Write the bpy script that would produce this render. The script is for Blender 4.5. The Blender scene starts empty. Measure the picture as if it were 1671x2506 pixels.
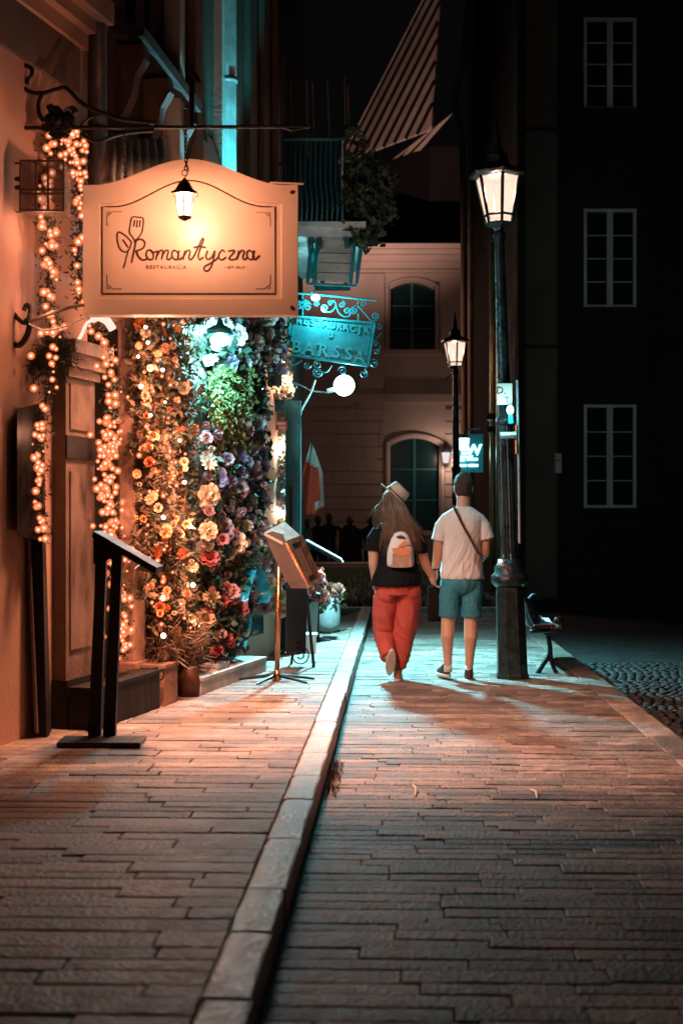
import bpy, math, random
from mathutils import Vector, Matrix, noise
R = random.Random(7)
PI = math.pi
scene = bpy.context.scene
COL = scene.collection

# ------------------------------------------------------------------ camera
F, CX, CY, CAMH = 3481.0, 835.5, 1253.0, 1.45      # photo pixels
cam_d = bpy.data.cameras.new('camera')
cam = bpy.data.objects.new('camera', cam_d); COL.objects.link(cam)
cam.location = (0, 0, CAMH); cam.rotation_euler = (PI / 2, 0, 0)
cam_d.sensor_fit = 'HORIZONTAL'; cam_d.sensor_width = 24.0; cam_d.lens = 50.0
cam_d.clip_start = 0.1; cam_d.clip_end = 600
cam_d.dof.use_dof = True; cam_d.dof.focus_distance = 12.0; cam_d.dof.aperture_fstop = 2.8
scene.camera = cam
scene.view_settings.view_transform = 'Standard'; scene.view_settings.look = 'None'
scene.view_settings.exposure = 0.0; scene.view_settings.gamma = 1.0
scene.cycles.use_denoising = True
scene.cycles.sample_clamp_indirect = 4.0
scene.cycles.max_bounces = 5
scene.cycles.caustics_reflective = False; scene.cycles.caustics_refractive = False

# ------------------------------------------------------------------ night sky
world = bpy.data.worlds.new('World'); scene.world = world; world.use_nodes = True
wn = world.node_tree.nodes; wl = world.node_tree.links
sky = wn.new('ShaderNodeTexSky'); sky.sky_type = 'NISHITA'; sky.sun_disc = False
sky.sun_elevation = math.radians(-6.0); sky.sun_rotation = math.radians(200)
mixc = wn.new('ShaderNodeMix'); mixc.data_type = 'RGBA'; mixc.inputs[0].default_value = 0.97
mixc.inputs[7].default_value = (0.060, 0.056, 0.060, 1)
wl.new(sky.outputs[0], mixc.inputs[6]); wl.new(mixc.outputs[2], wn['Background'].inputs[0])
wn['Background'].inputs[1].default_value = 0.035

WARM = (1.0, 0.415, 0.235)
CYAN = (0.27, 0.88, 1.0)

# ------------------------------------------------------------------ helpers
def at(px, py, d): return Vector(((px - CX) / F * d, d, CAMH + (CY - py) / F * d))
U2 = Vector((0.2425, 0.9701)); N2 = Vector((0.9701, -0.2425))   # left facade: along / outwards
def fac(s, o, z): return Vector((-1.85 + U2.x * s + N2.x * o, 8.4 + U2.y * s + N2.y * o, z))
def fd(px, o=0.0): return F * (3.95 - 1.031 * o) / (1705.75 - px)
def fp(px, py, o=0.0): return at(px, py, fd(px, o))
def sof(px, o=0.0):
    p = fp(px, CY, o); return (p.x + 1.85) * U2.x + (p.y - 8.4) * U2.y
def lerp(a, b, t): return a + (b - a) * t
ORG = {}

class MB:
    def __init__(s): s.v = []; s.f = []; s.m = []; s.mi = 0
    def add(s, vs, fs):
        n = len(s.v); s.v += [Vector(v) for v in vs]
        s.f += [tuple(i + n for i in f) for f in fs]; s.m += [s.mi] * len(fs); return s
    def hexa(s, c):   # 8 corners: bottom 4 ccw, top 4 ccw
        return s.add(c, [(3, 2, 1, 0), (4, 5, 6, 7), (0, 1, 5, 4), (1, 2, 6, 5), (2, 3, 7, 6), (3, 0, 4, 7)])
    def box(s, x0, x1, y0, y1, z0, z1):
        return s.hexa([(x0, y0, z0), (x1, y0, z0), (x1, y1, z0), (x0, y1, z0), (x0, y0, z1), (x1, y0, z1), (x1, y1, z1), (x0, y1, z1)])
    def fbox(s, s0, s1, o0, o1, z0, z1):
        q = [fac(s0, o1, z0), fac(s1, o1, z0), fac(s1, o0, z0), fac(s0, o0, z0)]
        return s.hexa(q + [Vector((p.x, p.y, z1)) for p in q])
    def obox(s, c, hx, hy, hz, M=None):
        M = M or Matrix.Identity(3); c = Vector(c)
        q = [(-1, -1, -1), (1, -1, -1), (1, 1, -1), (-1, 1, -1), (-1, -1, 1), (1, -1, 1), (1, 1, 1), (-1, 1, 1)]
        return s.hexa([c + M @ Vector((a * hx, b * hy, d * hz)) for a, b, d in q])
    def prism(s, poly, ext):
        n = len(poly); ext = Vector(ext); a = [Vector(p) for p in poly]; b = [p + ext for p in a]
        return s.add(a + b, [tuple(range(n))[::-1], tuple(range(n, 2 * n))] + [(i, (i + 1) % n, n + (i + 1) % n, n + i) for i in range(n)])
    def tube(s, pts, r, n=8, cap=True, flat=1.0, fax=None):
        pts = [Vector(p) for p in pts]; k = len(pts)
        rr = r if isinstance(r, (list, tuple)) else [r] * k
        up = None; rings = []
        for i in range(k):
            t = (pts[min(i + 1, k - 1)] - pts[max(i - 1, 0)])
            t = t.normalized() if t.length > 1e-9 else Vector((0, 0, 1))
            if up is None:
                up = Vector((0, 1, 0)) if abs(t.y) < 0.9 else Vector((1, 0, 0))
            up = (up - t * up.dot(t))
            up = up.normalized() if up.length > 1e-6 else t.orthogonal().normalized()
            sd = t.cross(up)
            rings.append([pts[i] + (sd * math.cos(2 * PI * j / n) + up * math.sin(2 * PI * j / n)) * rr[i] for j in range(n)])
        return s.rings(rings, cap)
    def rings(s, rings, cap=True):
        n = len(rings[0]); k = len(rings); vs = [v for rg in rings for v in rg]; fs = []
        for i in range(k - 1):
            for j in range(n):
                fs.append((i * n + j, i * n + (j + 1) % n, (i + 1) * n + (j + 1) % n, (i + 1) * n + j))
        if cap: fs += [tuple(range(n))[::-1], tuple(range((k - 1) * n, k * n))]
        return s.add(vs, fs)
    def loft(s, rs, n=16, M=None, org=(0, 0, 0)):   # rs: (x, y, z, rx, ry)
        org = Vector(org); M = M or Matrix.Identity(3)
        return s.rings([[org + M @ Vector((x + rx * math.cos(2 * PI * j / n), y + ry * math.sin(2 * PI * j / n), z)) for j in range(n)] for x, y, z, rx, ry in rs])
    def lathe(s, prof, n=12, org=(0, 0, 0), rot=0.0, M=None):
        org = Vector(org); M = M or Matrix.Identity(3)
        return s.rings([[org + M @ Vector((r * math.cos(rot + 2 * PI * j / n), r * math.sin(rot + 2 * PI * j / n), z)) for j in range(n)] for r, z in prof])
    def ball(s, c, r, n=10, k=6, sc=(1, 1, 1), M=None):
        c = Vector(c); M = M or Matrix.Identity(3); rg = []
        for i in range(k + 1):
            a = PI * (i + 0.02) / (k + 0.04) - PI / 2
            rg.append([c + M @ Vector((r * sc[0] * math.cos(a) * math.cos(2 * PI * j / n), r * sc[1] * math.cos(a) * math.sin(2 * PI * j / n), r * sc[2] * math.sin(a))) for j in range(n)])
        return s.rings(rg)
    def mesh(s, name, mats, org=(0, 0, 0), smooth=False):
        me = bpy.data.meshes.new(name); org = Vector(org)
        me.from_pydata([tuple(v - org) for v in s.v], [], s.f)
        for m in (mats if isinstance(mats, (list, tuple)) else [mats]): me.materials.append(m)
        me.polygons.foreach_set('material_index', s.m)
        if smooth: me.polygons.foreach_set('use_smooth', [True] * len(me.polygons))
        me.update(); return me
    def build(s, name, mats, parent=None, org=None, smooth=False):
        if parent is not None: org = ORG[parent.name]
        elif org is None:
            xs = [v.x for v in s.v]; ys = [v.y for v in s.v]; zs = [v.z for v in s.v]
            org = Vector(((min(xs) + max(xs)) / 2, (min(ys) + max(ys)) / 2, min(zs)))
        o = bpy.data.objects.new(name, s.mesh(name, mats, org, smooth)); COL.objects.link(o)
        ORG[o.name] = Vector(org)
        if parent is not None: o.parent = parent
        else: o.location = org
        return o

def tag(o, label=None, cat=None, group=None, kind=None):
    if label: o['label'] = label
    if cat: o['category'] = cat
    if group: o['group'] = group
    if kind: o['kind'] = kind
    return o
def thing(name, label, cat, loc, group=None):
    o = bpy.data.objects.new(name, None); COL.objects.link(o); o.location = loc; o.empty_display_size = 0.1
    ORG[o.name] = Vector(loc); return tag(o, label, cat, group)
def inst(name, me, parent, loc, rot=(0, 0, 0), sc=(1, 1, 1)):
    o = bpy.data.objects.new(name, me); COL.objects.link(o); o.parent = parent
    o.location = Vector(loc) - ORG[parent.name]; o.rotation_euler = rot
    o.scale = sc if isinstance(sc, (tuple, list)) else (sc, sc, sc); return o
def point_light(name, loc, power, color, rad=0.03, parent=None):
    l = bpy.data.lights.new(name, 'POINT'); l.energy = power; l.color = color; l.shadow_soft_size = rad
    o = bpy.data.objects.new(name, l); COL.objects.link(o)
    if parent is not None: o.parent = parent; o.location = Vector(loc) - ORG[parent.name]
    else: o.location = loc
    return o
def spot_light(name, loc, target, power, color, ang, blend, rad=0.05, parent=None):
    l = bpy.data.lights.new(name, 'SPOT'); l.energy = power; l.color = color; l.shadow_soft_size = rad
    l.spot_size = math.radians(ang); l.spot_blend = blend
    o = bpy.data.objects.new(name, l); COL.objects.link(o)
    if parent is not None: o.parent = parent; o.location = Vector(loc) - ORG[parent.name]
    else: o.location = loc
    o.rotation_euler = (Vector(target) - Vector(loc)).to_track_quat('-Z', 'Y').to_euler(); return o
def smooth_pts(pts, k=6, closed=False):
    pts = [Vector(p) for p in pts]; n = len(pts); out = []
    for i in range(n if closed else n - 1):
        g = (lambda j: pts[j % n]) if closed else (lambda j: pts[max(0, min(n - 1, j))])
        p0, p1, p2, p3 = g(i - 1), g(i), g(i + 1), g(i + 2)
        for t in range(k):
            t /= k
            out.append(0.5 * ((2 * p1) + (p2 - p0) * t + (2 * p0 - 5 * p1 + 4 * p2 - p3) * t * t + (3 * p1 - p0 - 3 * p2 + p3) * t ** 3))
    out.append(pts[0] if closed else pts[-1]); return out
def spiral(c, r0, r1, a0, turns, ex=Vector((1, 0, 0)), ez=Vector((0, 0, 1)), k=10):
    c = Vector(c); n = max(6, int(abs(turns) * k * 1.6))
    return [c + (ex * math.cos(a0 + 2 * PI * turns * i / n) + ez * math.sin(a0 + 2 * PI * turns * i / n)) * lerp(r0, r1, i / n) for i in range(n + 1)]
def text_mesh(body, size, ext=0.002, bold=0.0, space=1.0):
    c = bpy.data.curves.new('lettering', 'FONT'); c.body = body; c.size = size; c.extrude = ext; c.offset = bold
    c.align_x = 'CENTER'; c.align_y = 'CENTER'; c.space_character = space; c.resolution_u = 3
    o = bpy.data.objects.new('lettering', c); COL.objects.link(o)
    dg = bpy.context.evaluated_depsgraph_get(); me = bpy.data.meshes.new_from_object(o.evaluated_get(dg))
    bpy.data.objects.remove(o); return me
def text_obj(name, body, size, loc, rot, mat, parent, **k):
    me = text_mesh(body, size, **k); me.materials.clear(); me.materials.append(mat)
    return inst(name, me, parent, loc, rot)

# ------------------------------------------------------------------ materials
def pbr(name, rgb, rough=0.6, metal=0.0, var=0.2, scale=6.0, bump=0.0, bscale=30.0, spec=0.5, rnd=0.0, island=False, stain=0.0, stretch=None, sheen=0.0, trans=0.0, world=False):
    m = bpy.data.materials.new(name); m.use_nodes = True; nt = m.node_tree; N = nt.nodes; L = nt.links
    b = N['Principled BSDF']; b.inputs['Roughness'].default_value = rough; b.inputs['Metallic'].default_value = metal
    b.inputs['Specular IOR Level'].default_value = spec
    if sheen: b.inputs['Sheen Weight'].default_value = sheen
    if trans: b.inputs['Transmission Weight'].default_value = trans
    tc = N.new('ShaderNodeTexCoord'); vec = tc.outputs['Object']
    if world: vec = N.new('ShaderNodeNewGeometry').outputs['Position']
    if stretch:
        mp = N.new('ShaderNodeMapping'); mp.inputs['Scale'].default_value = stretch; L.new(vec, mp.inputs[0]); vec = mp.outputs[0]
    oi = N.new('ShaderNodeObjectInfo')
    if rnd or island:   # shift the grain from piece to piece
        ad = N.new('ShaderNodeVectorMath'); ad.operation = 'ADD'; mu = N.new('ShaderNodeMath'); mu.operation = 'MULTIPLY'; mu.inputs[1].default_value = 37.0
        ge = N.new('ShaderNodeNewGeometry'); sm = N.new('ShaderNodeMath'); sm.operation = 'ADD'
        L.new(oi.outputs['Random'], sm.inputs[0]); L.new(ge.outputs['Random Per Island'], sm.inputs[1])
        fr = N.new('ShaderNodeMath'); fr.operation = 'FRACT'; L.new(sm.outputs[0], fr.inputs[0])
        L.new(fr.outputs[0], mu.inputs[0]); L.new(vec, ad.inputs[0]); L.new(mu.outputs[0], ad.inputs[1]); vec = ad.outputs[0]
    nz = N.new('ShaderNodeTexNoise'); nz.inputs['Scale'].default_value = scale; nz.inputs['Detail'].default_value = 6; nz.inputs['Roughness'].default_value = 0.62
    L.new(vec, nz.inputs['Vector'])
    mr = N.new('ShaderNodeMapRange'); mr.inputs[1].default_value = 0.28; mr.inputs[2].default_value = 0.72
    mr.inputs[3].default_value = 1 - var; mr.inputs[4].default_value = 1 + var; L.new(nz.outputs[0], mr.inputs[0])
    fac_ = mr.outputs[0]
    if rnd:
        m2 = N.new('ShaderNodeMapRange'); m2.inputs[3].default_value = 1 - rnd; m2.inputs[4].default_value = 1 + rnd; L.new(fr.outputs[0], m2.inputs[0])
        mm = N.new('ShaderNodeMath'); mm.operation = 'MULTIPLY'; L.new(fac_, mm.inputs[0]); L.new(m2.outputs[0], mm.inputs[1]); fac_ = mm.outputs[0]
    if stain:
        n3 = N.new('ShaderNodeTexNoise'); n3.inputs['Scale'].default_value = scale * 0.23; n3.inputs['Detail'].default_value = 4; L.new(N.new('ShaderNodeNewGeometry').outputs['Position'] if world else tc.outputs['Object'], n3.inputs['Vector'])
        m3 = N.new('ShaderNodeMapRange'); m3.inputs[1].default_value = 0.35; m3.inputs[2].default_value = 0.6; m3.inputs[3].default_value = 1 - stain; m3.inputs[4].default_value = 1.0
        L.new(n3.outputs[0], m3.inputs[0]); mm = N.new('ShaderNodeMath'); mm.operation = 'MULTIPLY'; L.new(fac_, mm.inputs[0]); L.new(m3.outputs[0], mm.inputs[1]); fac_ = mm.outputs[0]
    hs = N.new('ShaderNodeVectorMath'); hs.operation = 'SCALE'; hs.inputs[0].default_value = rgb; L.new(fac_, hs.inputs['Scale'])
    L.new(hs.outputs[0], b.inputs['Base Color'])
    r2 = N.new('ShaderNodeMapRange'); r2.inputs[1].default_value = 0.3; r2.inputs[2].default_value = 0.7; r2.inputs[3].default_value = max(0.03, rough - 0.12); r2.inputs[4].default_value = min(1, rough + 0.12)
    L.new(nz.outputs[0], r2.inputs[0]); L.new(r2.outputs[0], b.inputs['Roughness'])
    if bump:
        n2 = N.new('ShaderNodeTexNoise'); n2.inputs['Scale'].default_value = bscale; n2.inputs['Detail'].default_value = 5; L.new(vec, n2.inputs['Vector'])
        bp = N.new('ShaderNodeBump'); bp.inputs['Strength'].default_value = bump; bp.inputs['Distance'].default_value = 0.02
        L.new(n2.outputs[0], bp.inputs['Height']); L.new(bp.outputs[0], b.inputs['Normal'])
    return m
def emit(name, rgb, strength, clear=0.0):
    m = bpy.data.materials.new(name); m.use_nodes = True; nt = m.node_tree; N = nt.nodes; L = nt.links
    N.remove(N['Principled BSDF']); e = N.new('ShaderNodeEmission'); e.inputs[0].default_value = (*rgb, 1); e.inputs[1].default_value = strength
    out = N['Material Output']
    if clear:
        t = N.new('ShaderNodeBsdfTransparent'); x = N.new('ShaderNodeMixShader'); x.inputs[0].default_value = 1 - clear
        L.new(t.outputs[0], x.inputs[1]); L.new(e.outputs[0], x.inputs[2]); L.new(x.outputs[0], out.inputs[0])
    else: L.new(e.outputs[0], out.inputs[0])
    return m
def glass(name, rgb, clear=0.6, rough=0.08):
    m = bpy.data.materials.new(name); m.use_nodes = True; nt = m.node_tree; N = nt.nodes; L = nt.links
    b = N['Principled BSDF']; b.inputs['Base Color'].default_value = (*rgb, 1); b.inputs['Roughness'].default_value = rough; b.inputs['Specular IOR Level'].default_value = 0.6
    t = N.new('ShaderNodeBsdfTransparent'); x = N.new('ShaderNodeMixShader'); x.inputs[0].default_value = 1 - clear
    L.new(t.outputs[0], x.inputs[1]); L.new(b.outputs[0], x.inputs[2]); L.new(x.outputs[0], N['Material Output'].inputs[0]); return m

M = {}
M['slab'] = pbr('stone_slab', (0.25, 0.19, 0.16), 0.55, world=True, spec=0.34, var=0.5, scale=13, bump=0.75, bscale=55, rnd=0.45, stain=0.4)
M['slab2'] = pbr('sidewalk_slab', (0.29, 0.22, 0.18), 0.56, world=True, spec=0.34, var=0.48, scale=11, bump=0.7, bscale=50, rnd=0.4, stain=0.42)
M['kerb'] = pbr('granite_kerb', (0.35, 0.315, 0.285), 0.45, world=True, var=0.4, scale=14, bump=0.6, bscale=40, rnd=0.18, stain=0.25)
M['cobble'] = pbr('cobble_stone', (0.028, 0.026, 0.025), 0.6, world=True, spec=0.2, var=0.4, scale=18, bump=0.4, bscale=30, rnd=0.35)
M['mortar'] = pbr('mortar', (0.15, 0.11, 0.09), 0.9, var=0.4, scale=14, bump=0.4)
M['earth'] = pbr('dark_ground', (0.035, 0.031, 0.029), 0.85, spec=0.12, var=0.4, scale=5, bump=0.6, bscale=16)
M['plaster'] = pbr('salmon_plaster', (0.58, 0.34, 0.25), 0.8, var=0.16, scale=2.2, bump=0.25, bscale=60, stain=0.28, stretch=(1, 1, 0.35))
M['plaster_grey'] = pbr('weathered_pilaster', (0.16, 0.105, 0.08), 0.8, var=0.3, scale=5, bump=0.4, bscale=40, stain=0.2, stretch=(1, 1, 0.6))
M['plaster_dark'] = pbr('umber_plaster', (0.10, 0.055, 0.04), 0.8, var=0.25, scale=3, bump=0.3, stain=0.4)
M['trim'] = pbr('pale_trim', (0.70, 0.65, 0.61), 0.6, var=0.18, scale=7, bump=0.2, stain=0.3)
M['stone'] = pbr('sandstone', (0.28, 0.155, 0.11), 0.75, var=0.35, scale=5, bump=0.6, bscale=18, stain=0.35)
M['white_stone'] = pbr('painted_stone', (0.55, 0.52, 0.50), 0.6, var=0.25, scale=9, bump=0.35, stain=0.35)
M['iron'] = pbr('black_iron', (0.018, 0.017, 0.017), 0.42, metal=0.3, var=0.3, scale=20, bump=0.2, bscale=60)
M['black_wood'] = pbr('black_paint', (0.014, 0.012, 0.011), 0.6, spec=0.2, var=0.4, scale=9, bump=0.25, bscale=30, stretch=(1, 1, 0.12))
M['pipe'] = pbr('zinc_pipe', (0.36, 0.38, 0.39), 0.4, metal=0.2, var=0.3, scale=8, bump=0.1, stain=0.4)
M['pipe_dark'] = pbr('dark_pipe', (0.022, 0.018, 0.017), 0.5, var=0.3, scale=8, bump=0.1)
M['sign'] = pbr('cream_sign_board', (0.60, 0.47, 0.38), 0.42, var=0.05, scale=3, bump=0.04, bscale=40)
M['ink'] = pbr('brown_ink', (0.045, 0.012, 0.006), 0.6, var=0.15, scale=20)
M['ink_soft'] = pbr('faded_ink', (0.16, 0.07, 0.045), 0.6, var=0.3, scale=20)
M['teal_metal'] = pbr('teal_painted_metal', (0.012, 0.22, 0.25), 0.35, metal=0.1, var=0.14, scale=5, bump=0.1, stain=0.25)
M['teal_letter'] = pbr('teal_letter_metal', (0.06, 0.34, 0.37), 0.3, metal=0.3, var=0.2, scale=9)
M['teal_frame'] = pbr('teal_paint_wood', (0.004, 0.085, 0.095), 0.45, var=0.2, scale=6, bump=0.1)
M['lamp_iron'] = pbr('green_black_cast_iron', (0.022, 0.032, 0.033), 0.33, metal=0.35, var=0.5, scale=10, bump=0.5, bscale=24)
M['copper'] = pbr('copper_tube', (0.62, 0.27, 0.14), 0.28, metal=0.9, var=0.15, scale=10)
M['wood_grey'] = pbr('greyed_wood', (0.42, 0.36, 0.32), 0.65, var=0.35, scale=9, bump=0.4, bscale=20, stretch=(0.2, 1, 1))
M['brown_board'] = pbr('brown_leatherette', (0.085, 0.052, 0.042), 0.6, var=0.2, scale=6, bump=0.15)
M['planter'] = pbr('grey_concrete_planter', (0.22, 0.19, 0.18), 0.7, var=0.15, scale=12, bump=0.15)
M['leaf'] = pbr('leaf_green', (0.04, 0.055, 0.022), 0.6, var=0.5, scale=20, rnd=0.5, island=True)
M['leaf_dry'] = pbr('dried_leaf', (0.12, 0.07, 0.04), 0.7, var=0.5, scale=20, rnd=0.55, island=True)
M['leaf_teal'] = pbr('eucalyptus_leaf', (0.07, 0.15, 0.13), 0.55, var=0.4, scale=20, rnd=0.5, island=True)
M['pine'] = pbr('pine_needle', (0.03, 0.04, 0.02), 0.7, var=0.5, scale=20, rnd=0.5, island=True)
M['amaranth'] = pbr('green_amaranth', (0.22, 0.26, 0.09), 0.7, var=0.4, scale=30, rnd=0.35, island=True)
for nm, c in dict(cream=(0.72, 0.58, 0.44), white=(0.80, 0.77, 0.74), peach=(0.70, 0.34, 0.17), orange=(0.62, 0.17, 0.04), rust=(0.33, 0.06, 0.02),
                  red=(0.30, 0.055, 0.055), pink=(0.46, 0.20, 0.22), rose=(0.42, 0.25, 0.28), lilac=(0.42, 0.37, 0.48), violet=(0.17, 0.13, 0.23), sand=(0.48, 0.36, 0.24), coral=(0.70, 0.22, 0.16)).items():
    M['p_' + nm] = pbr('petal_' + nm, c, 0.6, var=0.22, scale=30, bump=0.15, rnd=0.2)
M['core'] = emit('bulb_core', (1.0, 0.80, 0.68), 3.2)
M['halo_shell'] = emit('bulb_halo_shell', (1.0, 0.20, 0.05), 1.1, clear=0.35)  # glowing orange shell imitates the halo around each fairy bulb
M['hot'] = emit('warm_lamp_glow', (1.0, 0.72, 0.50), 6.0)
M['warm_pane'] = emit('warm_pane_glow', (1.0, 0.83, 0.66), 4.0, clear=0.5)
M['street_pane'] = emit('street_pane_glow', (0.95, 0.62, 0.48), 1.5, clear=0.5)
M['street_pane2'] = emit('far_pane_glow', (0.80, 0.74, 0.72), 1.1, clear=0.2)
M['cyan_hot'] = emit('cyan_lamp_glow', (0.55, 0.97, 1.0), 14.0, clear=0.5)
M['cyan_soft'] = emit('cyan_lamp_soft', (0.62, 0.97, 1.0), 3.0, clear=0.2)
M['cyan_hot2'] = emit('cyan_bulb_glow', (0.6, 0.98, 1.0), 5.0, clear=0.3)
M['neon'] = emit('cyan_neon', (0.30, 0.98, 1.0), 5.0)
M['led'] = emit('led_tube', (1.0, 0.72, 0.58), 1.2)
M['glass_dark'] = glass('dark_window_glass', (0.012, 0.014, 0.016), 0.05, 0.06)
M['glass_teal'] = glass('teal_window_glass', (0.003, 0.020, 0.022), 0.0, 0.2)
M['glass'] = glass('clear_glass', (0.35, 0.4, 0.4), 0.82, 0.05)
M['glass_smoke'] = glass('smoky_glass', (0.12, 0.085, 0.07), 0.45, 0.2)
M['far_wall'] = pbr('beige_far_plaster', (0.40, 0.30, 0.26), 0.85, var=0.14, scale=0.8, bump=0.2, bscale=8, stain=0.25)
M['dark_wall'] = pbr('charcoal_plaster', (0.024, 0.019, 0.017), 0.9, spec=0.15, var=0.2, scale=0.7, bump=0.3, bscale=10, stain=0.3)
M['frame'] = pbr('window_frame_paint', (0.50, 0.44, 0.41), 0.6, var=0.15, scale=4)
M['roof'] = pbr('tin_roof', (0.55, 0.42, 0.36), 0.55, var=0.2, scale=0.9, bump=0.1, stain=0.25, rnd=0.12)
M['seam'] = pbr('roof_seam', (0.008, 0.007, 0.007), 0.8, spec=0.1)
M['grass'] = pbr('night_grass', (0.025, 0.05, 0.022), 0.8, var=0.5, scale=12, rnd=0.4, island=True)
M['skin'] = pbr('skin', (0.55, 0.31, 0.22), 0.5, var=0.08, scale=14, bump=0.05)
M['tee_white'] = pbr('white_cotton', (0.66, 0.60, 0.57), 0.85, var=0.09, scale=10, bump=0.6, bscale=9, sheen=0.2, stretch=(1, 1, 0.35))
M['tee_black'] = pbr('black_cotton', (0.007, 0.007, 0.008), 0.9, spec=0.12, var=0.2, scale=10, bump=0.3, bscale=9)
M['denim'] = pbr('blue_denim', (0.03, 0.19, 0.25), 0.8, var=0.25, scale=26, bump=0.4, bscale=12)
M['red_cloth'] = pbr('red_trousers', (0.46, 0.08, 0.062), 0.8, spec=0.2, var=0.1, scale=8, bump=0.6, bscale=7, stretch=(1, 1, 0.4))
M['hair_dark'] = pbr('dark_brown_hair', (0.05, 0.028, 0.018), 0.6, spec=0.25, var=0.4, scale=60, bump=0.6, bscale=90)
M['hair_long'] = pbr('brown_hair', (0.13, 0.072, 0.046), 0.4, var=0.35, scale=20, rnd=0.75, island=True)
M['straw'] = pbr('straw_hat', (0.55, 0.36, 0.26), 0.7, var=0.12, scale=40, bump=0.35, bscale=90)
M['leather'] = pbr('brown_leather', (0.07, 0.02, 0.012), 0.5, var=0.2, scale=20)
M['shoe_dark'] = pbr('dark_shoe', (0.05, 0.016, 0.014), 0.55, var=0.3, scale=20)
M['shoe_tan'] = pbr('tan_shoe', (0.40, 0.13, 0.06), 0.6, var=0.2, scale=20)
M['sole'] = pbr('pale_sole', (0.60, 0.50, 0.45), 0.7, var=0.15, scale=20)
M['pack_white'] = pbr('backpack_white', (0.62, 0.60, 0.60), 0.6, var=0.08, scale=8)
M['pack_tan'] = pbr('backpack_tan', (0.36, 0.22, 0.15), 0.6, var=0.45, scale=22)
M['pack_orange'] = pbr('backpack_orange', (0.60, 0.22, 0.10), 0.6, var=0.12, scale=8)
M['dark_cloth'] = pbr('dark_clothing', (0.010, 0.011, 0.013), 0.9, spec=0.15, var=0.3, scale=10)
M['blue_cloth'] = pbr('blue_clothing', (0.05, 0.10, 0.13), 0.85, var=0.3, scale=10)
M['dark_cloth2'] = pbr('grey_bag', (0.05, 0.05, 0.05), 0.6, var=0.4, scale=14, bump=0.5)
M['flag_red'] = pbr('flag_red', (0.75, 0.07, 0.035), 0.7, var=0.1, scale=8)
M['flag_white'] = pbr('flag_white', (0.72, 0.66, 0.62), 0.7, var=0.06, scale=8)
M['ribbon'] = pbr('blue_ribbon', (0.02, 0.36, 0.55), 0.3, var=0.2, scale=12, spec=0.8)
M['paper'] = pbr('paper', (0.75, 0.75, 0.74), 0.7, var=0.05, scale=10)
M['amber_pipe'] = pbr('brass_pipe', (0.30, 0.22, 0.10), 0.4, metal=0.5, var=0.3, scale=6)
M['bench_wood'] = pbr('dark_bench_wood', (0.06, 0.04, 0.03), 0.45, var=0.4, scale=14, bump=0.3, stretch=(1, 0.1, 1))

# ================================================================== ground
def kx(d): return -0.40 + 0.0414 * d          # foot of the kerb
def rx(d): return 1.70 + 0.0290 * d           # right border of the path
def fx(d): return -1.85 + 0.25 * (d - 8.4)    # left facade line
SA = -math.atan(0.0414)
g = MB()
ys = [-30, 2, 21, 38.5, 38.6, 80, 90]; zs = [-.06, -.06, -.06, -.06, -.42, -.42, -.42]; xs = [-60, -3, 8, 60]
for j in range(len(ys)):
    for i in range(4): g.v.append(Vector((xs[i], ys[j], zs[j])))
for j in range(len(ys) - 1):
    for i in range(3): g.f.append((j * 4 + i, j * 4 + i + 1, j * 4 + i + 5, j * 4 + i + 4)); g.m.append(0)
ground = g.build('ground', M['earth'], org=(0, 0, 0)); tag(ground, kind='structure')

def bed(name, xa, xb, d0, d1, z0, z1, mat):
    m = MB(); k = 10
    for i in range(k):
        a, b = lerp(d0, d1, i / k), lerp(d0, d1, (i + 1) / k)
        m.hexa([(xa(a), a, z0), (xb(a), a, z0), (xb(b), b, z0), (xa(b), b, z0), (xa(a), a, z1), (xb(a), a, z1), (xb(b), b, z1), (xa(b), b, z1)])
    o = m.build(name, mat, org=(0, 0, 0)); return tag(o, kind='structure')
path = bed('path', lambda d: kx(d) - 0.02, lambda d: rx(d) + 0.22, 2.0, 20.4, -0.055, -0.009, M['mortar'])
sidewalk = bed('sidewalk', lambda d: fx(d) - 0.6 if d > 6 else fx(6) - 2.0, lambda d: kx(d) - 0.01, 2.0, 19.6, -0.05, 0.111, M['mortar'])

def slab_mesh(name, mat, seed, bx=0.012, by=0.045, depth=0.05):
    r = random.Random(seed); m = MB(); nx = 6
    def row(y, z, insx, amp):
        return [Vector((lerp(-.5 + insx, .5 - insx, i / nx), y + r.uniform(-amp, amp), z + r.uniform(-amp, amp) * 0.03)) for i in range(nx + 1)]
    rows = [row(-.5, -depth, 0, .006), row(-.5, -.0035, 0, .03), row(-.5 + by, 0, bx, .022), row(0, .0015, bx * .8, .02), row(.5 - by, 0, bx, .022), row(.5, -.0035, 0, .03), row(.5, -depth, 0, .006)]
    for rw in rows: m.v += rw
    for j in range(6):
        for i in range(nx): m.f.append((j * 7 + i, j * 7 + i + 1, j * 7 + i + 8, j * 7 + i + 7)); m.m.append(0)
    m.f += [(0, 7, 14, 21, 28, 35, 42), (48, 41, 34, 27, 20, 13, 6)]; m.m += [0, 0]
    return m.mesh(name, mat)
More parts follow.
